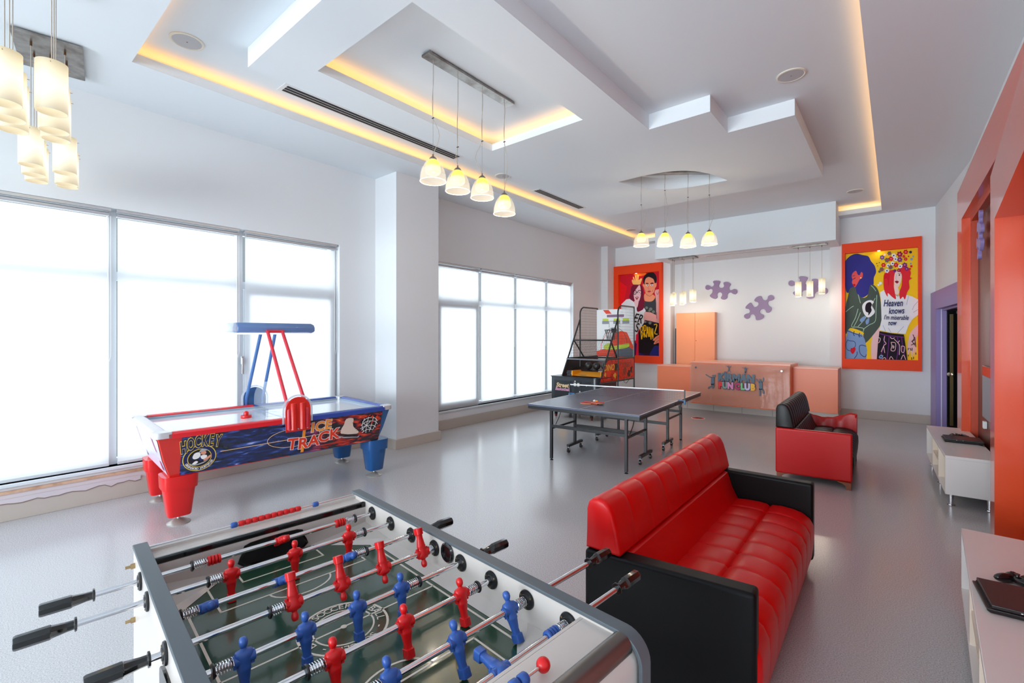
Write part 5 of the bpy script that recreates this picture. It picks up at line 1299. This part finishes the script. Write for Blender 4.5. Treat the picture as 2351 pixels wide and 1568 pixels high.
# cage frame (square-ish tubes with curved top corners)
XLft, XR = .20, BW - .005
def side_frame(x):
    m = MB(); r_ = .017
    m.tube([(x, .10, .84), (x, .80, 2.03)], r_, 8)
    m.tube([(x, .80, .05), (x, .80, 2.12), (x, .815, 2.2), (x, .86, 2.26), (x, .94, 2.30), (x, 1.57, 2.30)], r_, 8)
    m.tube([(x, 1.57, 2.30), (x, 1.57, .05)], r_, 8)
    m.tube([(x, .05, .74), (x, 1.57, .74)], r_, 8); m.tube([(x, .3, 1.20), (x, 1.57, 1.20)], r_, 8)
    m.build('side_frame', BLACKM, bk, smooth=True)
    g = MB(); t_ = .0013
    def yfront(z): return .10 + (z - .84) / (2.03 - .84) * .70 if z < 2.03 else .80
    z = 1.24
    while z < 2.28:
        y0 = yfront(z) if z < 2.0 else (.80 if z < 2.15 else .90)
        g.box((x - t_, y0, z - t_), (x + t_, 1.57, z + t_)); z += .062
    y = .34
    while y < 1.56:
        zt = .84 + (y - .10) / .70 * 1.19 if y < .80 else (2.12 + min(.18, (y - .8) * 1.4))
        if zt > 1.2: g.box((x - t_, y - t_, 1.20), (x + t_, y + t_, zt))
        y += .062
    o = g.build('cage_mesh', mat('cage_wire', (52, 54, 58), .5), bk); return o
side_frame(XLft); side_frame(XR)
m = MB(); r_ = .016
m.tube([(XLft, .53, 1.58), (XR, .53, 1.58)], r_, 8); m.tube([(XLft, .80, 1.21), (XR, .80, 1.21)], r_, 8)
m.tube([(XLft + .02, .53, 1.57), (XLft + .10, .80, 1.21)], r_, 8); m.tube([(XR - .02, .53, 1.57), (XR - .02, .80, 1.22)], r_, 8)
m.tube([(XLft, .80, 1.66), (XLft, .80, 1.7)], r_, 8)
m.build('front_guard_frame', BLACKM, bk, smooth=True)
g = MB(); t_ = .0016
for i in range(9):
    k = i / 8; g.box((XLft + .06, .53 + .27 * k - t_, 1.57 - .36 * k - t_), (XR - .03, .53 + .27 * k + t_, 1.57 - .36 * k + t_))
for i in range(20):
    x = XLft + .08 + i * .041; g.tube([(x, .53, 1.57), (x, .80, 1.21)], t_, 4)
g.build('front_guard_mesh', mat('cage_wire', (52, 54, 58), .5), bk)
B((XLft - .01, .27, 1.175), (XR, .33, 1.2)).build('front_shelf_bar', mat('bar_grey', (120, 124, 130), .3, metal=.5), bk)
# solid lower side panels
m = MB(); m.add([(0, .1, .84), (0, 1.57, .74), (0, 1.57, 1.19), (0, .31, 1.19)], [(0, 1, 2, 3)]); m.add([(.008, .1, .84), (.008, 1.57, .74), (.008, 1.57, 1.19), (.008, .31, 1.19)], [(0, 3, 2, 1)])
m.build('left_side_panel', mat('inner_dark', (38, 42, 48), .35), bk, M=T(XLft - .004, 0, 0), fixn=False)
FIRE = mat('fire_print', (226, 40, 20), .3, coat=.3, var=(16, (96, 18, 22), .52, .68))
for y0, y1 in ((.06, .79), (.81, 1.56)):
    m = MB(); a0 = .84 if y0 < .5 else .76
    zz = [(y0, .76), (y1, .76), (y1, 1.19), (.31 if y0 < .5 else y0, 1.19)]
    if y0 < .5: zz = [(.06, .76), (.79, .76), (.79, 1.19), (.31, 1.19), (.10, .84)]
    m.prism(zz, .01, 0, Matrix(((0, 0, 1, XR - .004), (1, 0, 0, 0), (0, 1, 0, 0), (0, 0, 0, 1))))
    m.build('printed_side_panel', FIRE, bk)
SMX = lambda y, z: Matrix(((0, 0, 1, XR + .007), (1, 0, 0, y), (0, 1, 0, z), (0, 0, 0, 1)))
m = MB(); text_mb(m, 'DINO', .17, SMX(.42, 1.03), 0, .001, .004, shear=.15); text_mb(m, 'STREET', .13, SMX(1.18, 1.05), 1, .001, .004, sx=.9)
random.seed(5)
for (cy, cz, s_, mi) in ((.70, 1.02, .11, 2), (.40, .88, .12, 3), (1.1, .93, .1, 1), (1.42, .95, .09, 2), (.66, .86, .07, 0), (1.30, .86, .09, 2), (.25, .90, .05, 0), (.92, 1.1, .05, 1)):
    k = 14; pts = [(cy + s_ * random.uniform(.35, 1) * math.cos(i * 2 * PI / k), cz + s_ * random.uniform(.4, 1.1) * math.sin(i * 2 * PI / k)) for i in range(k)]
    m.prism(pts, .0008 + .0002 * mi, mi, Matrix(((0, 0, 1, XR + .0062), (1, 0, 0, 0), (0, 1, 0, 0), (0, 0, 0, 1))))
m.build('side_lettering', [mat('dino_yellow', (244, 190, 70), .4), mat('rust_ink', (150, 66, 50), .5), mat('olive_ink', (40, 40, 34), .5), mat('bright_red_ink', (244, 60, 30), .4)], bk, fixn=False)
# ball ramp, back shelf, balls
m = MB(); m.add([(XLft + .22, .12, .86), (XR - .03, .12, .86), (XR - .03, .45, .93), (XLft + .22, .45, .93)], [(0, 1, 2, 3)]); m.add([(XLft + .22, .12, .84), (XR - .03, .12, .84), (XR - .03, .45, .84), (XLft + .22, .45, .84)], [(0, 3, 2, 1)])
m.build('ball_ramp', YEL, bk, fixn=False)
m = MB(); m.box((XLft + .21, .12, .86), (XLft + .24, .45, .96)); m.box((XR - .03, .12, .86), (XR - .015, .5, .96)); m.build('ramp_edge', YEL, bk)
m = MB().prism(smooth_poly([(.52, .20), (.66, .16), (.76, .22), (.66, .27)], 4), .003, z0=.872); m.build('ramp_hole', mat('hole_dark', (46, 28, 16), .6), bk)
B((XLft + .05, .20, .845), (XLft + .19, .24, .95)).build('info_card', mat('card_dark', (40, 42, 48), .4, var=(30, (190, 190, 190), .58, .62)), bk)
m = MB(); m.add([(XLft, .45, .955), (XR - .01, .45, .955), (XR - .01, 1.55, 1.10), (XLft, 1.55, 1.10)], [(0, 1, 2, 3)]); m.build('ball_return', mat('return_black', (30, 32, 38), .35), bk, fixn=False)
for x, lab in ((.575, 'black basketball resting left inside the arcade machine'), (.765, 'black basketball resting right inside the arcade machine'), (.955, 'black basketball mostly hidden behind the cage tube of the arcade machine')):
    b_ = MB().sphere((0, 0, 0), .078, 28).build('basketball', mat('black_ball', (40, 40, 42), .35, bump=(220, .2, .002)), smooth=True)
    b_.location = (-5.52 + x, 7.95 + .53, 1.046); tag(b_, lab, 'basketball', 'basketballs in the arcade machine')
    s_ = MB(); s_.tube([(0.0785 * math.cos(i * PI / 12), 0.0785 * math.sin(i * PI / 12), 0) for i in range(25)], .0016, 5); s_.tube([(0, 0.0785 * math.cos(i * PI / 12), 0.0785 * math.sin(i * PI / 12)) for i in range(25)], .0016, 5)
    s_.build('ball_seam', mat('seam', (70, 62, 40), .5), b_)
# backboard
m = MB(); m.box((XLft, 1.54, 1.2), (XR, 1.555, 2.27)); m.build('backboard', mat('board_white', (232, 232, 232), .3), bk)
m = MB(); F_ = lambda pts, mi, d=.001: m.prism(pts, d, mi, FRONT(0, 1.54, 0))
F_([(.36, 2.26), (.50, 2.26), (.58, 2.17), (.44, 2.17)], 0); F_([(.46, 2.09), (.88, 2.09), (.88, 2.15), (.46, 2.15)], 1)
for x in (.34, .62, .84): F_([(x, 1.94), (x + .17, 1.94), (x + .17, 2.01), (x, 2.01)], 2); F_([(x + .01, 2.01), (x + .16, 2.01), (x + .16, 2.06), (x + .01, 2.06)], 3)
F_([(.2, 1.2), (1.1, 1.2), (1.1, 1.45), (.95, 1.75), (.80, 1.78), (.60, 1.70), (.5, 1.4), (.2, 1.32)], 0, .0005); F_([(.66, 1.2), (1.1, 1.2), (1.1, 1.36), (.9, 1.5), (.7, 1.42)], 4, .0012)
F_(smooth_poly([(.38, 1.44), (.5, 1.5), (.62, 1.44), (.78, 1.47), (1.0, 1.50), (.98, 1.42), (.8, 1.38), (.6, 1.36), (.42, 1.36)]), 3, .0015)
F_(stroke([(.65 + .30 * math.cos(a), 1.50 + .36 * math.sin(a)) for a in [i * PI / 16 for i in range(17)]], .008), 5, .0018); F_(stroke([(.52, 1.86), (.52, 2.0), (.78, 2.0), (.78, 1.86)], .008), 5, .0018)
F_(stroke([(.3, 1.2), (.32, 1.5), (.45, 1.72), (.6, 1.8)], .01), 0, .002)
m.build('board_print', [mat('board_red', (232, 66, 32), .4), mat('board_mauve', (132, 100, 128), .4), mat('board_grey', (140, 144, 152), .4), mat('board_lime', (190, 206, 60), .4), mat('board_slate', (90, 96, 106), .4), BLACKM], bk, fixn=False)
m = MB(); m.tube([(.65 + .13 * math.cos(a), 1.36 + .13 * math.sin(a), 1.80) for a in [i * PI / 14 for i in range(29)]], .008, 8); m.box((.60, 1.48, 1.74), (.70, 1.545, 1.84)); hoop = m.build('hoop', BLACKM, bk, smooth=True)
m = MB()
for i in range(14):
    a = i * 2 * PI / 14
    for sg in (-1, 1): m.tube([(.65 + .13 * math.cos(a), 1.36 + .13 * math.sin(a), 1.80), (.65 + .10 * math.cos(a + sg * .22), 1.36 + .10 * math.sin(a + sg * .22), 1.70), (.65 + .08 * math.cos(a), 1.36 + .08 * math.sin(a), 1.58)], .003, 4)
m.build('hoop_net', mat('net_grey', (90, 80, 78), .6), hoop)
m = MB(); m.tube([(1.15, 1.0, .80), (1.12, 1.05, .70), (1.1, 1.2, .66), (1.14, 1.3, .76)], .005, 6); m.build('power_cable', BLKPL, bk, smooth=True)

# ================================================================= SOFAS
def sweep(prof, L, grooves, depth, endr=.02, n_per=7, wt=None, taper=None):
    # closed profile [(x,z)] swept along y with sewn channels pulled inwards
    n = len(prof); nor = []
    A2 = sum(prof[i][0] * prof[(i + 1) % n][1] - prof[(i + 1) % n][0] * prof[i][1] for i in range(n))
    sg = 1 if A2 > 0 else -1
    for i in range(n):
        a, b_ = prof[i - 1], prof[(i + 1) % n]; dx, dz = b_[0] - a[0], b_[1] - a[1]; d = math.hypot(dx, dz) or 1
        nor.append((dz / d * sg, -dx / d * sg))
    ys = [0]; 
    st = [0] + list(grooves) + [L]
    S_ = [(0.0, endr), (endr * .3, endr * .4), (endr, endr * .06)]
    for i in range(len(st) - 1):
        a, b_ = st[i], st[i + 1]
        for k in range(1, n_per):
            y = a + (b_ - a) * k / n_per
            if y > endr * 1.05 and y < L - endr * 1.05: S_.append((y, None))
        if i < len(st) - 2: S_ += [(b_ - .006, 'n'), (b_, 'g'), (b_ + .006, 'n')]
    S_ += [(L - endr, endr * .06), (L - endr * .3, endr * .4), (L, endr)]
    rings = []
    for y, kind in sorted(S_, key=lambda q: q[0]):
        if kind == 'g': ins = depth * 1.35
        elif kind == 'n': ins = depth * .8
        elif kind is None:
            k = max([j for j in range(len(st)) if st[j] <= y]); a, b_ = st[k], st[min(k + 1, len(st) - 1)]
            u = (y - a) / (b_ - a); ins = depth * (1 - math.sin(PI * u) ** .5)
            if k == 0: ins = depth * (1 - math.sin(PI * (u * .5 + .5)) ** .5)
            if k == len(st) - 2: ins = depth * (1 - math.sin(PI * u * .5) ** .5)
        else: ins = kind
        w_ = [1 if wt is None else wt(i / n, prof[i]) for i in range(n)]
        rings.append([(prof[i][0] - nor[i][0] * ins * (w_[i] if kind in ('g', 'n', None) else 1), y, prof[i][1] - nor[i][1] * ins * (w_[i] if kind in ('g', 'n', None) else 1)) for i in range(n)])
    return MB().loft(rings, tess=(0, 2))
def sofa(label, loc, rz, L, seat_m, arm_m, foot_m, front_m, AT=.10, slack=False, ngr=8, arm_h=.62, feet='peg', D=.75, back_h=.88, arm_twist=0, lower_gr=True, gd=.006):
    r = thing('sofa', label, 'sofa', loc, rz)
    AH = arm_h
    # arms
    for k, y in enumerate((0, L - AT)):
        if slack and k == 1:
            m = MB(); nx, nz = 22, 5
            rings = []
            for i in range(nx + 1):
                u = i / nx; x = D * u
                sag = .085 * math.sin(PI * min(1, max(0, (u - .08) / .84))) ** 1.2
                zt = AH + .02 - sag + .004 * math.sin(u * 37); w_ = .012 * math.sin(u * 23)
                rings.append([(x, y + .01, .10), (x, y - .006 + w_ * .5, .30), (x, y + .0 + w_, zt - .07), (x, y + .012, zt - .01), (x, y + .03, zt), (x, y + AT - .03, zt + .01), (x, y + AT - .008, zt), (x, y + AT, zt - .06 + w_), (x, y + AT, .10)])
            m.loft(rings); o = m.build('armrest', arm_m, r, smooth=True)
            B((D - .02, y + .0, .10), (D + .005, y + AT + .005, AH + .02)).build('armrest_front', arm_m, r, bevel=.014, seg=3)
        else:
            m = MB(); m.box((0, 0, .075), (D + .01, AT, AH)); o = m.build('armrest', arm_m, r, bevel=.018, seg=4)
            o.location = (0, y, 0)
            if k == 0 and arm_twist: o.rotation_euler = (0, 0, arm_twist)
            pz = MB(); pz.tube([(.018, .004, .09), (.018, .004, AH - .018), (D - .01, .004, AH - .018), (D - .01, .004, .09)], .0035, 6)
            pz.build('piping', arm_m, o, smooth=True)
    y0, y1 = AT + .004, L - AT - .004
    # base
    B((.03, y0, .13), (D - .04, y1, .30)).build('base', front_m, r, bevel=.01)
    # seat with channels and a long central seam
    sp_ = [(.20, .25), (.20, .36), (.22, .405), (.27, .425), (.34, .432), (.42, .434), (.475, .430), (.488, .420), (.494, .412), (.500, .420), (.513, .430), (.57, .435), (.64, .430), (.70, .415), (.745, .385), (.768, .34), (.772, .27), (.765, .18), (.758, .12), (.70, .11), (.5, .11), (.3, .12)]
    sp_ = [(x * D / .75, z) for x, z in sp_]
    gr = [(y1 - y0) * (i + 1) / (ngr + 1) for i in range(ngr)]
    W_ = lambda t_, p_: 1.0 if p_[1] > .2 else .15
    m = sweep(sp_, y1 - y0, gr, gd, .02, 6, W_)
    o = m.build('seat_cushion', seat_m, r, smooth=True); o.location = (0, y0, 0)
    # lower back between the arms, upper back over the full width
    lo = [(.03, .30), (.03, AH - .004), (.175, AH - .004), (.20, AH - .012), (.235, .50), (.275, .42), (.28, .34), (.2, .30)]
    m = sweep(lo, y1 - y0, gr if lower_gr else [], .005, .012, 6, lambda t_, p_: 1.0 if p_[0] > .17 else 0)
    o = m.build('lower_back_cushion', seat_m, r, smooth=True); o.location = (0, y0, 0)
    h = back_h
    up = [(.0, AH + .002), (.0, AH + .1), (.002, h - .06), (.012, h - .025), (.035, h - .006), (.07, h), (.10, h - .008), (.125, h - .03), (.145, h - .07), (.165, h - .14), (.182, AH + .04), (.186, AH + .012), (.178, AH + .002)]
    up[-3] = (.187, AH + .02)
    gr2 = [L * (i + 1) / (ngr + 1) for i in range(ngr)]
    m = sweep(up, L - .02, [g_ - .01 for g_ in gr2], gd, .016, 7, lambda t_, p_: (1.0 if lower_gr else max(.25, min(1.0, 1 - (h - .05 - p_[1]) / .18))) if (p_[0] > .03 or p_[1] > h - .03) else .1)
    o = m.build('upper_back_cushion', seat_m, r, smooth=True); o.location = (0, .01, 0)
    for x in (.05, D - .07):
        for y in (.03, L - .08):
            if feet == 'peg':
                m = MB(); m.loft([[(x, y, .0), (x + .04, y, 0), (x + .04, y + .04, 0), (x, y + .04, 0)], [(x - .008, y - .008, .12), (x + .048, y - .008, .12), (x + .048, y + .048, .12), (x - .008, y + .048, .12)]])
            else:
                s_ = 1 if x < .3 else -1
                xo = 0.01 if s_ > 0 else D
                pf = [(xo, .0), (xo + s_ * .045, 0), (xo + s_ * .05, .035), (xo + s_ * .075, .06), (xo + s_ * .13, .078), (xo, .078)]
                m = MB().prism(pf, .05, 0, T(0, y + .05 - (.02 if y < .5 else 0), 0) @ RX(PI / 2))
            m.build('foot', foot_m, r, bevel=.003)
    if feet == 'peg':
        for y in (L * .5,):
            x = D - .1; m = MB(); m.box((x, y, 0), (x + .04, y + .04, .13)); m.build('foot', foot_m, r)
    return r
REDL = mat('red_leatherette', (214, 2, 6), .34, spec=.4, bump=(420, .06, .001))
BLKL = mat('black_leatherette', (9, 9, 11), .45, spec=.22, bump=(420, .08, .001))
BLKL2 = mat('charcoal_leatherette', (26, 24, 25), .42, spec=.35, bump=(420, .08, .001))
DKWOOD = mat('dark_wood', (46, 32, 26), .45)
ORW = mat('varnished_wood', (120, 58, 28), .35, var=(14, (150, 78, 40), .4, .7))
sofa('large bright red sofa with black armrests in the foreground', (-1.19, 2.00, 0), math.radians(0.6), 1.98, REDL, BLKL, DKWOOD, REDL, arm_twist=math.radians(5.5), ngr=8, lower_gr=False, gd=.005)
sofa('smaller black channel-stitched sofa with red armrests further back on the right', (-1.085, 6.16, 0), math.radians(1.2), 1.60, BLKL2, mat('red_armrest_vinyl', (196, 6, 8), .38, bump=(420, .05, .001)), ORW, BLKL2, AT=.07, slack=True, ngr=10, arm_h=.60, gd=.009, feet='bracket', D=.72, arm_twist=math.radians(3.5))

# ================================================================= TV BENCHES AND CONSOLES
def bench(label, loc, rz, L, D=.38, top=.5):
    r = thing('tv_bench', label, 'tv bench', loc, rz)
    # local x: 0 front .. D wall; y 0 near .. L far
    zb = .12; w_ = .022
    B((0, 0, top - .03), (D, L, top)).build('top', WHITEL, r, bevel=.002)
    B((0.0, 0, zb), (D, L, zb + w_)).build('bottom', WHITEL, r, bevel=.0015)
    for y in (0, L - w_): B((0.0, y, zb + w_), (D, y + w_, top - .03)).build('side', WHITEL, r)
    CRE = mat('cream_interior', (236, 218, 200), .4)
    B((D - .012, w_, zb + w_), (D, L - w_, top - .03)).build('back', CRE, r)
    for y in (L * .33, L * .64): B((0.004, y, zb + w_), (D - .012, y + w_, top - .03)).build('divider', CRE, r)
    B((.01, L * .33 + w_, .30), (D - .012, L * .64, .315)).build('shelf', CRE, r)
    for x in (.05, D - .06):
        for y in (.08, L / 2, L - .08):
            MB().lathe([(.001, 0), (.03, 0), (.032, .004), (.03, .01), (.019, .014), (.019, zb), (.001, zb)], (x, y, 0), 24).build('leg', CHROME, r, smooth=True)
    return r
bench('long white tv bench on chrome legs by the far mahogany panel', (.378, 6.22, 0), math.radians(1.8), 1.93)
bench('nearer white tv bench cut by the bottom right corner of the photo', (.225, 1.95, 0), -math.radians(2.5), 1.99, D=.40)
def console(label, loc, rz, s=1.0):
    r = thing('game_console', label, 'game console', loc, rz)
    w_, d, = .275 * s, .235 * s
    def slabm(z0, z1, x0, sk):
        m = MB(); m.loft([[(x0 + sk, 0, z0), (w_ + sk, 0, z0), (w_ + sk, d, z0), (x0 + sk, d, z0)], [(x0, -.008, z1), (w_, -.008, z1), (w_, d, z1), (x0, d, z1)]]); return m
    m = MB(); m.loft([[(.012, .01, 0), (w_ - .004, .01, 0), (w_ - .004, d, 0), (.012, d, 0)], [(0, 0, .012), (w_, 0, .012), (w_, d, .012), (0, d, .012)], [(0, 0, .021), (w_, 0, .021), (w_, d, .021), (0, d, .021)]])
    mt = mat('console_black', (34, 30, 32), .38, bump=(600, .1, .0006))
    m.build('lower_shell', mt, r, bevel=.002)
    B((.012, .012, .021), (w_ - .006, d, .025)).build('gap_strip', mat('gap_black', (8, 8, 8), .6), r)
    m = MB(); m.box((.014, .0, .025), (w_, d, .040)); m.build('upper_shell', mt, r, bevel=.003, seg=3)
    m = MB(); m.box((.10, -.0008, .0295), (.106, 0.0, .033)); m.box((.15, -.0008, .0295), (.156, 0, .033)); m.build('status_light', WHITEP, r)
    return r
def pad(label, loc, rz):
    r = thing('game_controller', label, 'game controller', loc, rz)
    m = MB()
    def ell(cx_, cy_, rx, ry, rz_, zc, n=20): return m.lathe([(max(.0005, math.cos(a)), math.sin(a)) for a in [(-PI / 2 + i * PI / 8) for i in range(9)]], (0, 0, 0), n, 0, T(cx_, cy_, zc) @ RZ(rz_) @ Matrix.Diagonal((rx, ry, .021, 1)))
    ell(0, 0, .055, .032, 0, .022); ell(-.058, -.03, .022, .05, -.35, .021); ell(.058, -.03, .022, .05, .35, .021); ell(-.05, .008, .03, .03, 0, .023); ell(.05, .008, .03, .03, 0, .023)
    m.build('shell', BLACK, r, smooth=True)
    for x in (-.024, .024): MB().lathe([(.001, 0), (.008, 0), (.006, .008), (.011, .011), (.010, .013), (.001, .0125)], (x, -.012, .040), 16).build('thumb_stick', BLKPL, r, smooth=True)
    for i, (dx, dy) in enumerate(((0, .009), (.009, 0), (0, -.009), (-.009, 0))): MB().cyl((.05 + dx, .008 + dy, .041), (.05 + dx, .008 + dy, .0465), .0038, n=10).build('button', mat('button_grey', (150, 160, 180), .2), r)
    m = MB(); m.box((-.055, .0, .042), (-.045, .018, .046)); m.box((-.059, .0045, .042), (-.041, .0135, .046)); m.build('direction_pad', BLKPL, r)
    B((-.02, .004, .0415), (.02, .026, .0445)).build('touch_pad', BLKPL, r, bevel=.002)
    return r
console('black game console lying on the near white tv bench', (.300, 2.80, .5005), math.radians(4), 1.18)
pad('black glossy controller lying behind the console on the near tv bench', (.47, 3.20, .5005), math.radians(-35))
console('black game console lying on the far white tv bench', (.415, 7.0, .5005), math.radians(2), 1.15)
pad('black controller lying behind the console on the far tv bench', (.56, 7.36, .5005), math.radians(10))
cbl = MB().tube([(.66, 7.05, .505), (.70, 7.0, .504), (.73, 6.93, .506)], .003, 6).build('power_cable', BLKPL, smooth=True)
tag(cbl, 'thin black cable running from the far console over the white bench', 'cable')
# wall screen, socket and jigsaw piece on the mahogany panel
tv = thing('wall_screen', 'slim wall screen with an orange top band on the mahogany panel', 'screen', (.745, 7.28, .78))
B((0, -1.0, 0), (.022, 0, .57)).build('bezel', mat('bezel_dark', (60, 50, 52), .2), tv, bevel=.002)
B((-.002, -.99, .01), (0, -.012, .46)).build('display', mat('screen_glass', (150, 158, 168), .45), tv)
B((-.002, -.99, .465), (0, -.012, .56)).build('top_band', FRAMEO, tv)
so = B((.735, 7.13, .665), (.768, 7.2, .745)).build('wall_socket', WHITEP, bevel=.006); tag(so, 'small white wall socket below the screen on the mahogany panel', 'wall socket')
puzzle('lilac jigsaw piece standing off the mahogany panel at the right', .735, 7.2, 2.78, math.radians(80), .30, Matrix(((0, 0, -1, 0), (-1, 0, 0, 0), (0, 1, 0, 0), (0, 0, 0, 1))), flat=False)
